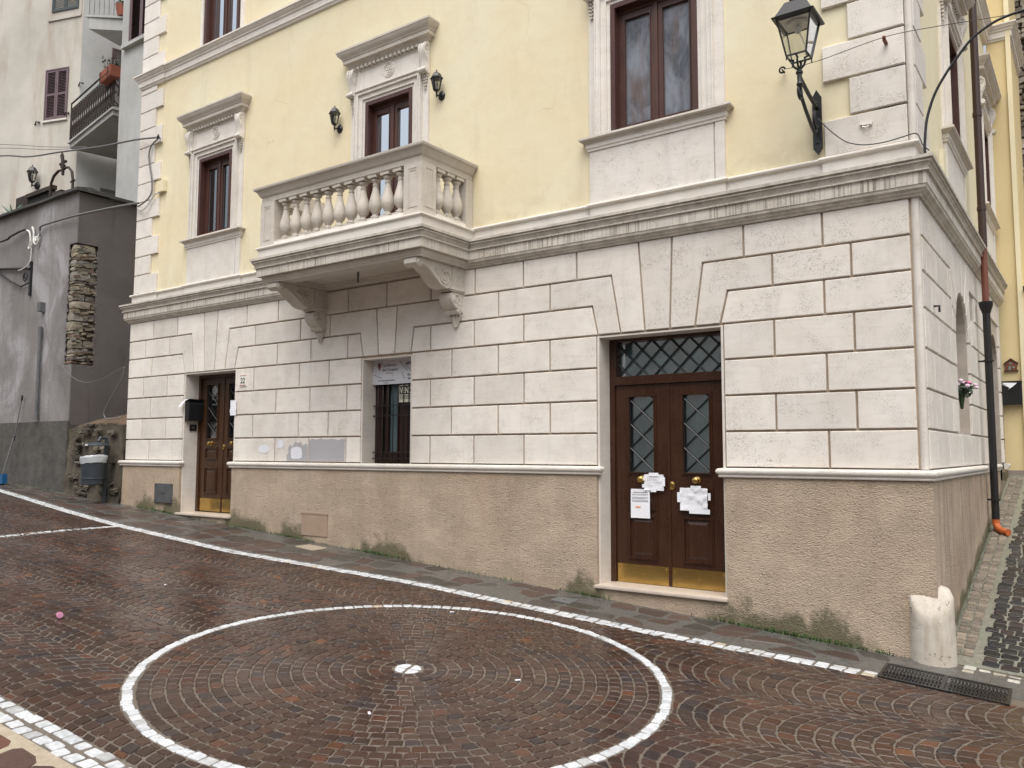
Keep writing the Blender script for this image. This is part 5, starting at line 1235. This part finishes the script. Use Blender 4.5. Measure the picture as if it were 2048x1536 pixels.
wire('overhead_cable', 'bundled grey overhead cable reaching the hook on the left quoins', [(-24, -.6, 9.1), (-19.19, -.3, 8.62), (-17.5, -.2, 8.30), (-16.2, -.15, 8.14), (-14.678, -.1, 7.935), (-13.4, -.10, 7.79), (-12.64, -.06, 7.68)], .018, 'cable')
wire('overhead_cable', 'upper of two thin wires above the bundled cable at far left', [(-24, -.35, 9.9), (-19.2, -.2, 8.95), (-16.7, -.15, 8.36), (-15.2, -.1, 8.05)], .006, 'cable', grp=None)
wire('overhead_cable', 'lower of two thin wires above the bundled cable at far left', [(-24, -.3, 9.75), (-19.2, -.2, 8.86), (-16.7, -.15, 8.30), (-15.2, -.1, 8.04)], .006, 'cable')
m = M(); m.tube([(-12.70, 0, 7.69), (-12.66, -.08, 7.69), (-12.62, -.08, 7.72)], .014, 6); m.ball((-12.63, -.08, 7.68), .028, 8); m.ball((-12.68, -.06, 7.67), .02, 8); tag(m.build('cable_hook', 'iron', None, smooth=True), 'dark cable hook at the top of the left quoin cable drop', 'hook')
wire('drop_cable', 'grey cable dropping down the left quoins from the hook to the looped bundle', [(-12.70, -.05, 7.66), (-12.90, -.04, 7.60), (-12.99, -.04, 7.45), (-12.97, -.03, 7.22), (-12.90, -.03, 7.0), (-12.86, -.03, 6.75), (-12.90, -.04, 6.62), (-13.05, -.06, 6.52), (-13.25, -.07, 6.47)], .014, 'cable')
wire('drop_cable', 'pale cable loop swinging under the yellow junction box', [(-12.60, .0, 6.63), (-12.72, -.03, 6.64), (-12.85, -.04, 6.55), (-12.98, -.06, 6.42), (-13.12, -.07, 6.38), (-13.28, -.06, 6.46)], .012, 'cable_w')
wire('facade_cable', 'thick dark cable strung along the grey wall to the left quoins', [(-17.13, -.05, 6.50), (-17.13, -.06, 6.66), (-17.0, -.07, 6.705), (-16.4, -.08, 6.70), (-15.55, -.1, 6.672), (-14.6, -.1, 6.62), (-13.9, -.1, 6.575), (-13.22, -.08, 6.53)], .022, 'cable')
wire('facade_cable', 'thick dark cable strung from far left to the white coils on the grey wall', [(-24, -.2, 6.75), (-19.15, -.12, 6.62), (-18.4, -.1, 6.68), (-18.0, -.08, 6.735), (-17.75, -.06, 6.74)], .022, 'cable_b')
for k, (lab, pts) in enumerate((('outer pale cable coil hanging on the grey wall above the bracket', [(-17.8, -.05, 6.74), (-17.62, -.05, 6.66), (-17.55, -.05, 6.45), (-17.62, -.05, 6.32), (-17.55, -.06, 6.28), (-17.46, -.05, 6.40), (-17.42, -.05, 6.60), (-17.50, -.05, 6.76)]),
                                ('inner pale cable coil knotted beside the vertical cable on the grey wall', [(-17.45, -.05, 6.72), (-17.40, -.05, 6.5), (-17.32, -.07, 6.36), (-17.22, -.06, 6.34), (-17.18, -.06, 6.45), (-17.28, -.07, 6.50), (-17.22, -.08, 6.40), (-17.13, -.05, 6.6)]))):
    wire('cable_coil', lab, pts, .022 if k == 0 else .018, 'cable_w', grp='pale cable coils on the grey wall')
wire('bracket_feed_cable', 'white cable curving from the coils down to the scrolled bracket', [(-17.50, -.05, 6.3), (-17.50, -.05, 6.1), (-17.55, -.06, 5.95), (-17.75, -.08, 5.86), (-17.95, -.1, 5.84)], .012, 'cable_w')
wire('thin_wall_cable', 'thin cable sagging from the grey wall pipe across the exposed stones to the gap', [(-16.88, -.04, 4.80), (-16.6, -.04, 4.2), (-16.2, -.04, 3.72), (-15.9, -.05, 3.60), (-15.6, -.06, 3.42), (-15.0, -.05, 3.22), (-14.3, -.04, 3.26), (-13.6, -.03, 3.45)], .006, 'cable')
wire('loose_cable', 'grey cable hooping down over the brown mortar cap beside the palazzo edge', [(-13.56, -.03, 3.45), (-13.65, -.03, 3.2), (-13.95, -.06, 2.85), (-14.12, -.08, 2.62), (-14.08, -.08, 2.50), (-13.9, -.07, 2.47), (-13.58, -.05, 2.49)], .011, 'cable')
# iron bracket on the grey wall
br = M(); br.box(-17.55, -17.49, -.05, .0, 5.24, 6.0)
br.tube([(-17.52, -.05, 5.83), (-18.3, -.05, 5.93), (-19.4, -.05, 6.06)], .03, 6); br.tube([(-17.54, -.05, 5.52), (-17.9, -.05, 5.48), (-18.4, -.05, 5.66), (-19.2, -.05, 6.02)], .018, 6)
br.tube([(-17.73+.11*(1-t/20)*math.cos(t*.62), -.05, 5.66+.12*(1-t/20)*math.sin(t*.62)) for t in range(19)], .014, 5)
tag(br.build('iron_bracket', 'iron', None), 'black wrought iron scroll bracket fixed to the grey wall at the left edge', 'bracket')
# pipe on grey wall
P_ = empty('wall_pipe', 'thin grey metal pipe with a small box on top, running down the grey wall', 'pipe', (-16.88, -.06, 0))
M().tube([(0, 0, 2.55), (0, 0, 4.50)], .035, 10).build('pipe', 'galv', P_, smooth=30); M().tube([(0, 0, 4.3), (0, 0, 4.5)], .043, 10).build('collar', 'galv', P_, smooth=30); M().tube([(0, 0, 2.53), (0, 0, 2.62)], .045, 10).build('collar', 'galv', P_, smooth=30)
M().box(-.09, .05, -.05, .06, 4.82, 5.02).build('box', 'galv', P_)
# fleur iron arch, planter panels and aloe on the roof
ir = M(); A_ = lambda x, z: (x, .55, z)
ir.tube([A_(-18.08, 7.2), A_(-18.07, 7.84), A_(-18.05, 8.02), A_(-17.93, 8.16), A_(-17.73, 8.235), A_(-17.53, 8.225), A_(-17.40, 8.25), A_(-17.26, 8.225), A_(-17.11, 8.10), A_(-17.05, 7.90), A_(-17.04, 7.2)], .030, 6)
ir.tube([A_(-17.52, 8.10), A_(-17.53, 8.30), A_(-17.56, 8.45), A_(-17.59, 8.56), A_(-17.60, 8.66)], [.03, .045, .035, .045, .008], 8)
for x, z in ((-17.63, 8.37), (-17.43, 8.40)): ir.ball(A_(x, z), .042, 8)
ir.tube([A_(-17.62, 8.31), A_(-17.53, 8.24), A_(-17.44, 8.32)], .022, 6); ir.tube([A_(-17.12, 7.86), A_(-16.99, 7.88)], .03, 6)
tag(ir.build('iron_arch', 'rust', None, smooth=35), 'rusty iron well arch with a fleur finial rising behind the grey roof edge', 'iron arch')
m = M(); m.box(-20.85, -20.2, 1.0, 1.04, 7.0, 8.27); tag(m.build('terrace_screen', 'rust', None), 'low dark brown terrace panel at the left behind the spiky plant', 'screen')
tp = empty('terrace_canopy', 'dark framed terrace awning left of the iron arch on the grey roof', 'awning', (0, 0, 0))
M().box(-20.17, -18.9, 1.0, 1.05, 7.3, 8.14).build('screen', 'dark', tp); M().box(-20.2, -18.85, .94, 1.06, 8.14, 8.24).build('lintel', 'rust', tp); M().box(-18.84, -18.40, .94, 1.14, 7.6, 8.04).build('side_board', 'rust', tp)
al = empty('aloe_plant', 'spiky blue green aloe on the edge of the grey roof', 'plant', (-18.95, .15, 7.28)); ra = random.Random(3)
M().lathe([(.0, 0), (.11, 0), (.14, .14), (.11, .14)], (0, 0, -.08), 12).build('pot', 'terracotta', al, smooth=35)
for i in range(15):
    a = ra.uniform(0, 2*PI); l = ra.uniform(.25, .5); e = ra.uniform(.3, 1.1); p = [(0, 0, 0)]+[(math.cos(a)*l*t*math.cos(e*(1.2-t*.3)), math.sin(a)*l*t*.6*math.cos(e), l*t*math.sin(e)*(1.15-.3*t)) for t in (.35, .7, 1)]
    M().tube(p, [.022, .02, .013, .003], 5).build('leaf', 'aloe', al)
def plant_tuft(name, label, cat, c, r, n, mts, seed, pot=None, grp=None, up=.6, leaf=.05):
    R = empty(name, label, cat, c, grp); rr = random.Random(seed)
    for mt, cnt, part in mts:
        m = M()
        for i in range(cnt):
            a = rr.uniform(0, 2*PI); q = r*math.sqrt(rr.random()); z = rr.uniform(0, 1)*r*up*2; x, y = q*math.cos(a), q*math.sin(a)*.6; s_ = leaf*rr.uniform(.5, 1.2)
            d1 = Vector((rr.uniform(-1, 1), rr.uniform(-1, 1), rr.uniform(-.3, 1))).normalized()*s_; d2 = d1.orthogonal().normalized()*s_*.45
            c_ = Vector((x, y, z)); m.add([c_-d1, c_+d2-d1*.2, c_+d1, c_-d2-d1*.2], [(0, 1, 2, 3)])
        m.build(part, mt, R, recalc=False, kind='stuff')
    return R
pp = plant_tuft('balcony_flower_box', 'terracotta flower box with sparse dry stems hung on the iron balcony corner', 'flower box', (-17.55, 1.55, 10.93), .35, 0, [('leaf_d', 60, 'stems'), ('leaf', 30, 'leaves')], 5, leaf=.045)
m = M(); m.rings([[(-.42, -.14, -.28), (.42, -.14, -.28), (.42, .14, -.28), (-.42, .14, -.28)], [(-.48, -.17, 0.02), (.48, -.17, .02), (.48, .17, .02), (-.48, .17, .02)]]); m.build('box', 'terracotta', pp)
m = M(); m.tube([(-.3, -.19, -.35), (-.3, -.19, 0), (-.3, .1, .05)], .012, 5).tube([(.3, -.19, -.35), (.3, -.19, 0), (.3, .1, .05)], .012, 5).tube([(-.45, -.19, -.2), (.45, -.19, -.2)], .012, 5); m.build('holder', 'iron', pp); pp.scale = (.8,)*3; pp.rotation_euler = (0, 0, -.16)
plant_tuft('balcony_potted_shrub', 'bright green potted shrub behind the iron balcony rail near the grey strip of wall', 'potted plant', (-17.15, 1.9, 10.95), .16, 0, [('leaf', 160, 'leaves')], 6, leaf=.06)
plant_tuft('upper_balcony_plants', 'mixed green plants behind the wire railing of the upper balcony', 'potted plant', (-19.25, 3.0, 13.4), .6, 0, [('leaf', 220, 'leaves'), ('leaf_d', 160, 'dark_leaves')], 8, leaf=.11, up=.8)
m = M(); m.lathe([(0, 0), (.15, 0), (.2, .3), (.17, .3)], (-19.3, 2.75, 13.37), 14); tag(m.build('upper_balcony_pot', 'terracotta', None, smooth=35), 'terracotta pot on the upper balcony among plants', 'flower pot')
for i, (a, z, lab) in enumerate(((-.05, 10.84, 'iron shutter catch left of the mauve shutters on the beige wall'), (.84, 10.98, 'iron shutter catch right of the mauve shutters on the beige wall'), (1.28, 11.75, 'iron shutter catch on the wall just left of the iron balcony rail'))):
    p = Vector(TA(a-.12*(i == 0), -.02, z)); m = M(); m.tube([p+Vector((-.14, -.04, -.05)), p+Vector((-.05, -.05, .02)), p, p+Vector((.07, -.05, -.03))], .018, 5); m.ball(p, .03, 6); tag(m.build('shutter_catch', 'iron', None), lab, 'shutter catch', 'iron shutter catches on the beige wall')
m = M(); p = Vector(TB(.30, -.2, 8.15)); m.tube([p+Vector((.25, -.15, .10)), p+Vector((.06, -.03, -.02))], .07, 12); m.tube([p, p+Vector((-.1, .1, -.1))], .02, 6); tag(m.build('security_camera', 'galv', None, smooth=30), 'small grey tube security camera on the white recessed wall', 'camera')

# wall cabinet, mailbox, intercom, plates
m = M(); m.box(-12.72, -12.48, -.03, .035, 6.65, 6.86); tag(m.build('junction_box', 'yellow', None), 'small square yellow junction box beside the left quoins', 'junction box')
mb = empty('mailbox', 'dark metal mailbox on the reveal of the left door with a leaflet sticking out', 'mailbox', (DL0, 0, 0))
m = M(); m.prism([(0, 2.39), (.11, 2.39), (.125, 2.68), (.09, 2.75), (0, 2.77)], lambda a, d, z: (a+.001, d, z), .02, .30); m.box(.001, .135, .012, .31, 2.755, 2.772); m.build('body', 'iron', mb)
m = M(); m.box(.1265, .129, .10, .24, 2.655, 2.665); m.build('slot', 'dark', mb)
m = M(); m.rings([[(.02, .0, 2.76), (.12, .02, 2.77)], [(-.02, -.05, 2.70), (.09, -.04, 2.74)], [(-.07, -.07, 2.62), (.01, -.06, 2.64)]], closed=False, cap=False); tag(m.build('leaflet', 'paper', None), 'white leaflet poking out of the dark mailbox at the left door', 'leaflet').location = (DL0, 0, 0)
ic = empty('intercom', 'small square black doorbell under the mailbox of the left door', 'doorbell', (DL0, .185, 2.275))
M().box(.001, .02, -.065, .065, -.055, .055).build('plate', 'iron', ic); M().box(.0205, .024, -.03, .02, -.022, .022).build('button', 'galv', ic)
hn = empty('house_number_tile', 'white glazed house number tile reading 22 on the stone beside the left door', 'house number', (-9.99, -.004, 3.015))
M().box(-.085, .085, -.012, 0.004, -.095, .095).build('tile', 'ceramic', hn)
m = M(); m.box(-.075, .075, -.0135, -.0125, .072, .082); m.box(-.075, .075, -.0135, -.0125, -.084, -.072); m.build('border_stripe', 'terracotta', hn); text('22', .125, 'ink', hn, (0, -.0135, -.046), align='CENTER', bold=.002, sx=.95)
def sheet(name, label, x0, x1, z0, z1, y, seed=0, cr=.004, mt='paper', n=8, grp=None, cat='notice'):
    R = random.Random(seed); m = M(); rs = []
    for i in range(n+1): rs.append([(x0+(x1-x0)*j/n+R.uniform(-.002, .002), y-R.uniform(0, cr)-(cr*1.5 if R.random() < .12 else 0), z0+(z1-z0)*i/n+R.uniform(-.002, .002)) for j in range(n+1)])
    m.rings(rs, closed=False, cap=False); E_ = empty(name, label, cat, ((x0+x1)/2, y, z0), grp)
    o = m.build('sheet', mt, E_, smooth='all'); o.location = (-(x0+x1)/2, -y, -z0); return E_
YD = .285
n1 = sheet('notice', 'flat white A4 notice with lines of type on the left leaf of the big door', -3.09, -2.85, 1.105, 1.437, YD-.034, 1, .0015, n=3)
def lines(parent, x0, x1, zs_, h, mt='ink_g', y=-.004, seed=0, name='printed_lines'):
    R = random.Random(seed); m = M()
    for z, k in zs_:
        x = x0+(0 if k < 2 else (x1-x0)*.12)
        e = x1-(x1-x0)*(R.uniform(0, .25) if k else .02)
        while x < e: w_ = R.uniform(.008, .03); m.add([(x, y, z), (min(e, x+w_), y, z), (min(e, x+w_), y, z+h), (x, y, z+h)], [(0, 1, 2, 3)]); x += w_+.005
    m.build(name, mt, parent, recalc=False, kind='stuff')
lines(n1, -.09, .10, [(.29, 0)], .006, 'ink'); lines(n1, -.10, .105, [(.270, 0), (.262, 1), (.236, 0), (.228, 0), (.220, 1), (.202, 0), (.194, 0), (.186, 1)], .004, 'ink_g', seed=4)
m = M(); m.box(-.06, .005, -.005, -.004, .118, .135); m.build('stamp', 'ink_o', n1)
n2 = sheet('notice', 'crumpled white notice taped above and right of the left brass knob', -2.915, -2.67, 1.425, 1.605, YD-.040, 2, .006)
for bx in ((-.145, -.10, .03, .07), (-.14, -.10, .11, .145), (-.06, .06, .16, .20), (.10, .14, .05, .15), (-.04, .03, -.018, .02)): M().add([(bx[0], -.009, bx[2]), (bx[1], -.010, bx[2]), (bx[1], -.009, bx[3]), (bx[0], -.010, bx[3])], [(0, 1, 2, 3)]).build('tape_strip', 'paper', n2)
lines(n2, -.08, .09, [(.15, 0), (.138, 0), (.12, 1), (.108, 0), (.09, 0)], .003, seed=7, y=-.0125)
n3 = sheet('notice', 'large wrinkled white notice in a sleeve on the right leaf of the big door', -2.475, -2.155, 1.215, 1.465, YD-.040, 3, .012, n=10)
for bx in ((-.19, -.15, .09, .2), (-.03, .09, .235, .275), (-.05, .19, -.03, .02), (.17, .20, .12, .2)): M().add([(bx[0], -.013, bx[2]), (bx[1], -.014, bx[2]), (bx[1], -.013, bx[3]), (bx[0], -.014, bx[3])], [(0, 1, 2, 3)]).build('tape_strip', 'paper', n3)
lines(n3, -.13, .12, [(.215, 0), (.20, 1)], .003, seed=9, y=-.0275)
sheet('notice', 'narrow white notice taped to the right jamb of the left door', -10.30, -10.14, 2.45, 2.70, -.012, 4, .005)
# banner and sale poster in the window
bn = empty('window_banner', 'grey printed real estate banner across the top of the barred window', 'banner', (-6.78, .205, 2.825))
M().box(-.465, .455, -.002, .002, 0, .35).build('sheet', 'banner', bn)
text('la Dimora', .062, 'ink_b', bn, (-.25, -.004, .255)); text('dei Cavalieri', .062, 'ink_b', bn, (-.27, -.004, .190)); text('IMMOBILI', .028, 'ink_g', bn, (-.20, -.004, .150))
text('www.ladimoradeicavalieri.it', .030, 'ink_b', bn, (-.35, -.004, .048)); text('AFFITTASI', .062, 'ink_b', bn, (.19, -.004, .26), bold=.0015); text('Box 2', .045, 'ink_b', bn, (.22, -.004, .105)); text('Sala', .045, 'ink_b', bn, (.22, -.004, .055)); text('f  ladimora', .024, 'ink_b', bn, (-.24, -.004, .015))
m = M(); m.tube([(-.33, -.004, .33), (-.36, -.004, .28), (-.33, -.004, .21), (-.30, -.004, .27), (-.28, -.004, .33)], .006, 4); m.prism([(-.35, .30), (-.335, .225), (-.315, .24), (-.31, .31)], TF, -.004, -.003); m.build('emblem', 'ink_r', bn)
m = M()
for x, z, a, l in ((-.44, .14, -.35, .16), (.06, .32, -.75, .22), (.10, .16, -1.0, .12), (-.10, .10, 1.2, .08), (-.07, .09, 1.5, .09), (.16, .28, -.75, .2)): m.add([(x, -.003, z), (x+l*math.cos(a), -.003, z+l*math.sin(a)), (x+l*math.cos(a)+.008, -.003, z+l*math.sin(a)+.012), (x+.008, -.003, z+.012)], [(0, 1, 2, 3)])
m.build('printed_strokes', 'ink_g', bn, kind='stuff')
po = empty('sale_poster', 'off white poster with big black letters behind the window bars under the banner', 'poster', (-6.66, .25, 2.56))
M().box(-.12, .26, -.002, .002, 0, .25).build('sheet', 'yposter', po); M().box(-.09, .25, -.0035, -.0025, .112, .23).build('black_panel', 'ink', po)
text('VENDESI', .115, 'yposter', po, (-.08, -.0045, .13), bold=.003, sx=.75); lines(po, -.08, .22, [(.09, 0), (.075, 0), (.06, 0), (.045, 1)], .007, 'ink', seed=12)
# service covers
cv = empty('service_cover', 'dark grey metal service cover in the stucco left of the left door', 'service cover', (-12.11, -.03, 1.13))
M().box(-.275, .275, -.012, .004, -.165, .165).build('lid', 'plate_grey', cv)
m = M()
for x in (-.235, .235):
    for z in (-.13, .13): m.ball((x, -.013, z), .014, 6, (1, .5, 1))
m.box(-.27, .27, -.03, -.0125, -.18, -.17); m.build('screws', 'dark', cv); text('acea', .06, 'dark', cv, (0, -.013, -.02), align='CENTER')
cv = empty('service_cover', 'tan painted service cover low in the stucco between the left door and the window', 'service cover', (-8.165, -.03, .78))
M().box(-.28, .28, -.012, .004, -.16, .16).build('lid', 'plate_tan', cv); m = M(); m.box(-.29, .29, -.018, -.0005, .155, .175); m.ball((0, -.013, .10), .014, 6, (1, .5, 1)); m.build('rim', 'plate_tan', cv)
# downpipe of the side wall
dpp = empty('downpipe', 'black painted downpipe with an orange outlet on the alley side of the palazzo', 'downpipe', (XS+.12, 4.12, 0))
M().tube([(0, 0, 1.0), (0, 0, 3.72)], .047, 14).lathe([(.048, 3.70), (.06, 3.74), (.082, 3.80), (.086, 3.86), (.078, 3.862)], (0, 0, 0), 14).build('lower_pipe', 'pipe', dpp, smooth=35)
M().tube([(0, 0, 3.80), (0, 0, 4.6)], .042, 14).build('red_section', 'pipe_red', dpp, smooth=35)
M().tube([(0, -.0, 4.6), (0, 0, 11)], .05, 14).tube([(0, 0, 6.4), (0, 0, 6.46)], .058, 14).tube([(0, 0, 5.1), (0, 0, 5.15)], .058, 14).build('upper_pipe', 'pipe_brown', dpp, smooth=35)
M().tube([(0, 0, 1.02), (0, -.0, .93), (.03, -.05, .875), (.10, -.12, .85), (.15, -.16, .845)], .044, 14).build('outlet', 'orange', dpp, smooth=True)
for z in (1.25, 3.07): M().tube([(-.12, 0, z), (-.05, 0, z)], .012, 6).lathe([(.058, z-.012), (.066, z-.012), (.066, z+.012), (.058, z+.012)], (0, 0, 0), 14).build('pipe_clamp', 'iron', dpp)
M().box(.08, .12, 1.42, 1.62, 4.81, 5.15).build('corner_box', 'yellow', B)
# flowers in the niche
fl = plant_tuft('niche_flowers', 'small bunch of pink and white flowers in the arched niche of the alley wall', 'flowers', (XS+.0, 2.35, 2.52), .11, 0, [('leaf_d', 90, 'leaves')], 9, leaf=.05); rr = random.Random(12)
for i in range(13): M().ball((rr.uniform(-.07, .14), rr.uniform(-.12, .20), rr.uniform(.08, .19)), rr.uniform(.022, .034), 7, (1, 1, .7)).build('blossom', 'pink' if i < 5 else 'lilac', fl, smooth='all')
M().tube([(0, 0, -.16), (0, 0, .05)], [.015, .045], 8).build('stem_bundle', 'leaf_d', fl)
m = M(); m.ball((XS-.06, 2.19, 3.02), .03, 7); m.tube([(XS-.05, 2.16, 3.02), (XS-.05, 2.22, 3.0)], .012, 5); tag(m.build('niche_hook', 'iron', None), 'small dark hook in the arched niche above the flowers', 'hook')
m = M(); m.tube([(XS, .62, 3.30), (XS+.05, .62, 3.30), (XS+.05, .62, 3.24)], .012, 5); tag(m.build('wall_hook', 'iron', None), 'small iron hook in a joint of the alley side blocks', 'hook')
# house plaque and mailbox on the warm yellow wall
hp = empty('house_plaque', 'small brown house-shaped wooden plaque on the warm yellow wall', 'plaque', (.215, 7.30, 3.21))
M().prism([(-.085, 0), (.085, 0), (.085, .10), (0, .165), (-.085, .10)], TF, -.0, .018).build('board', 'plaqwood', hp)
M().prism([(-.105, .095), (0, .175), (.105, .095), (.105, .115), (0, .195), (-.105, .115)], TF, -.015, .018).box(-.10, .10, -.02, .018, -.02, -.001).build('roof_trim', 'wood', hp)
m = M(); m.box(-.035, -.005, -.004, -.0005, .005, .065).box(.02, .05, -.004, -.0005, .03, .06).box(-.02, .02, -.004, -.0005, .10, .12); m.build('painted_openings', 'aloe', hp)
mb2 = empty('mailbox', 'black mailbox stuffed with a crumpled white flyer on the warm yellow wall', 'mailbox', (.215, 7.31, 2.64))
M().box(-.15, .145, -.11, .0, 0, .355).box(-.155, .15, -.12, .0, .3555, .385).build('body', 'iron', mb2)
m = M(); m.add([(-.13, -.115, .33), (.08, -.12, .35), (-.02, -.135, .27), (-.05, -.16, .24), (.03, -.13, .30), (-.12, -.13, .36)], [(0, 2, 5), (2, 1, 5), (2, 3, 4), (1, 4, 2)]); tag(m.build('flyer', 'paper', None), 'crumpled flyer hanging out of the black mailbox in the alley', 'flyer').location = (.215, 7.31, 2.64)
M().box(.40, .60, 7.2, 7.31, 2.80, 3.0).build('mailbox_edge', 'iron', mb2, ) if False else None
m = M(); m.tube([(.445, 7.31, 4.50), (.455, 7.2, 4.50), (.455, 7.2, 4.56)], .014, 6); tag(m.build('wall_hook', 'iron', None), 'small iron hook high on the corner of the warm yellow wall', 'hook')

# litter bin
bx, by = -13.80, -.34; bz = gz(bx, by)
lb = empty('litter_bin', 'blue grey post-mounted litter bin with a white liner bag in front of the rubble wall', 'litter bin', (bx, by, bz))
M().tube([(0, .16, 0), (0, .16, 1.16)], .036, 10).build('post', 'bin', lb, smooth=30)
m = M(); m.lathe([(.185, .35), (.20, .36), (.215, .80), (.22, .84), (.212, .84), (.20, .45), (.0, .36)], (0, -.07, 0), 24)
m.lathe([(.207, .45), (.214, .455), (.214, .475), (.207, .48)], (0, -.07, 0), 24); m.build('bucket', 'bin', lb, smooth=35)
m = M(); rr = random.Random(6); n = 28; rs = []
for r, z, q in ((.222, .73, .006), (.226, .78, .010), (.230, .83, .010), (.232, .865, .010), (.215, .87, .01), (.19, .80, .01)): rs.append([((r+rr.uniform(-q, q))*math.cos(2*PI*j/n), -.07+(r+rr.uniform(-q, q))*math.sin(2*PI*j/n), z+rr.uniform(-.008, .008)+(.03*math.cos(2*PI*j/n))) for j in range(n)])
m.rings(rs, cap=False); m.build('liner_bag', 'bag', lb, smooth='all')
m = M(); m.lathe([(.0, 1.14), (.05, 1.135), (.19, 1.10), (.215, 1.075), (.215, 1.06), (.19, 1.065), (.0, 1.08)], (0, -.03, 0), 24); m.build('cover', 'bin', lb, smooth=35)
m = M(); m.tube([(0, .16, 1.10), (0, .16, 1.20), (0, .04, 1.22), (0, .0, 1.15)], .03, 8); m.build('cover_bracket', 'bin', lb, smooth=35)
M().tube([(.13, .06, .84), (.13, .06, 1.07)], .014, 6).build('strut', 'bin', lb)
M().box(.02, .11, -.255, -.248, 1.062, 1.095).build('sticker', 'cable_w', lb)
# broom
br = empty('broom', 'long-handled broom with a blue head leaning on the grey wall at far left', 'broom', (0, 0, 0))
M().tube([(-17.60, -.35, 1.35), (-17.62, -.16, 2.15)], .016, 8).tube([(-17.625, -.14, 2.15), (-17.55, -.06, 3.0)], .012, 8).build('handle', 'galv', br, smooth=30); M().tube([(-17.55, -.065, 2.95), (-17.545, -.06, 3.06)], .022, 8).tube([(-17.62, -.16, 2.08), (-17.62, -.14, 2.18)], .022, 8).build('grip', 'cable_b', br)
m = M(); m.obox((-17.56, -.36, 1.27), (.10, 0, .01), (0, .05, 0), (.0, 0, .10)); m.build('head', 'blue', br)
# pink toy
bl = empty('pink_toy', 'small pink plastic toy lying on the wet cobbles at the left', 'toy', (-6.477, -4.503, gz(-6.477, -4.503)+.012))
M().tube([(-.004, 0, .03), (.030, -.012, .034)], .034, 18).build('disc', 'ball', bl, smooth=30); M().tube([(.031, -.013, .034), (.034, -.014, .034)], .022, 14).build('cap', 'ball', bl, smooth=30); M().ball((-.045, -.01, .035), .012, 7).build('knob', 'ball', bl)
bl.scale = (.8,)*3
# scattered litter bits
rr = random.Random(77)
for i, (x, y, lab) in enumerate(((-7.05, -3.1, 'tiny white scrap on the cobbles left of the ring, uphill of the pink toy'), (-2.4, -3.0, 'tiny white scrap inside the ring right of its white centre'), (-4.1, -1.75, 'tiny white scrap near the white line behind the ring'), (-2.75, -4.25, 'tiny white scrap near the front of the ring interior'))):
    m = M(); a = rr.uniform(0, 3); m.obox((x, y, gz(x, y)+.013), (.022*math.cos(a), .022*math.sin(a), 0), (-.008*math.sin(a), .008*math.cos(a), 0), (0, 0, .003)); tag(m.build('paper_scrap', 'paper', None), lab, 'litter', 'tiny white paper scraps on the cobbles')
# weeds and moss along the foot of the walls
m = M(); rr = random.Random(40)
def tuft(x, y, s_, n_):
    for i in range(n_):
        px, py = x+rr.gauss(0, s_), y-abs(rr.gauss(0, .012)); z = H(px, py) if px < .1 else H(px, py)
        a = rr.uniform(0, 2*PI); l = rr.uniform(.02, .075); d = Vector((math.cos(a)*.5, math.sin(a)*.4-.25, 1)).normalized()*l; w = Vector((math.cos(a+1.5), math.sin(a+1.5), 0))*.0065
        p = Vector((px, py, z)); m.add([p-w, p+w, p+d], [(0, 1, 2)])
for x, s_, n_ in ((-12.5, .35, 120), (-11.75, .3, 140), (-9.9, .4, 120), (-8.6, .3, 120), (-6.85, .28, 260), (-5.4, .5, 60), (-3.55, .15, 120), (-1.45, .3, 260), (-.85, .3, 240)): tuft(x, -.035, s_, n_)
for i in range(900):
    y = rr.uniform(.2, 4.2); px = .115+abs(rr.gauss(0, .02)); z = H(px, y)+.006; l = rr.uniform(.015, .045); a = rr.uniform(0, 6.28); p = Vector((px, y, z)); w = Vector((0, .006, 0)); m.add([p-w, p+w, p+Vector((rr.uniform(0, .02), rr.uniform(-.01, .01), l))], [(0, 1, 2)])
for i in range(160):
    px, py = rr.uniform(-20, -15.7), -.06-abs(rr.gauss(0, .05)); z = H(px, py); p = Vector((px, py, z)); w = Vector((.01, 0, 0)); m.add([p-w, p+w, p+Vector((rr.uniform(-.02, .02), -.01, rr.uniform(.02, .07)))], [(0, 1, 2)])
o = m.build('weeds', 'leaf', None, recalc=False, kind='stuff'); tag(o, 'short green weeds and moss along the foot of the walls', 'weeds')
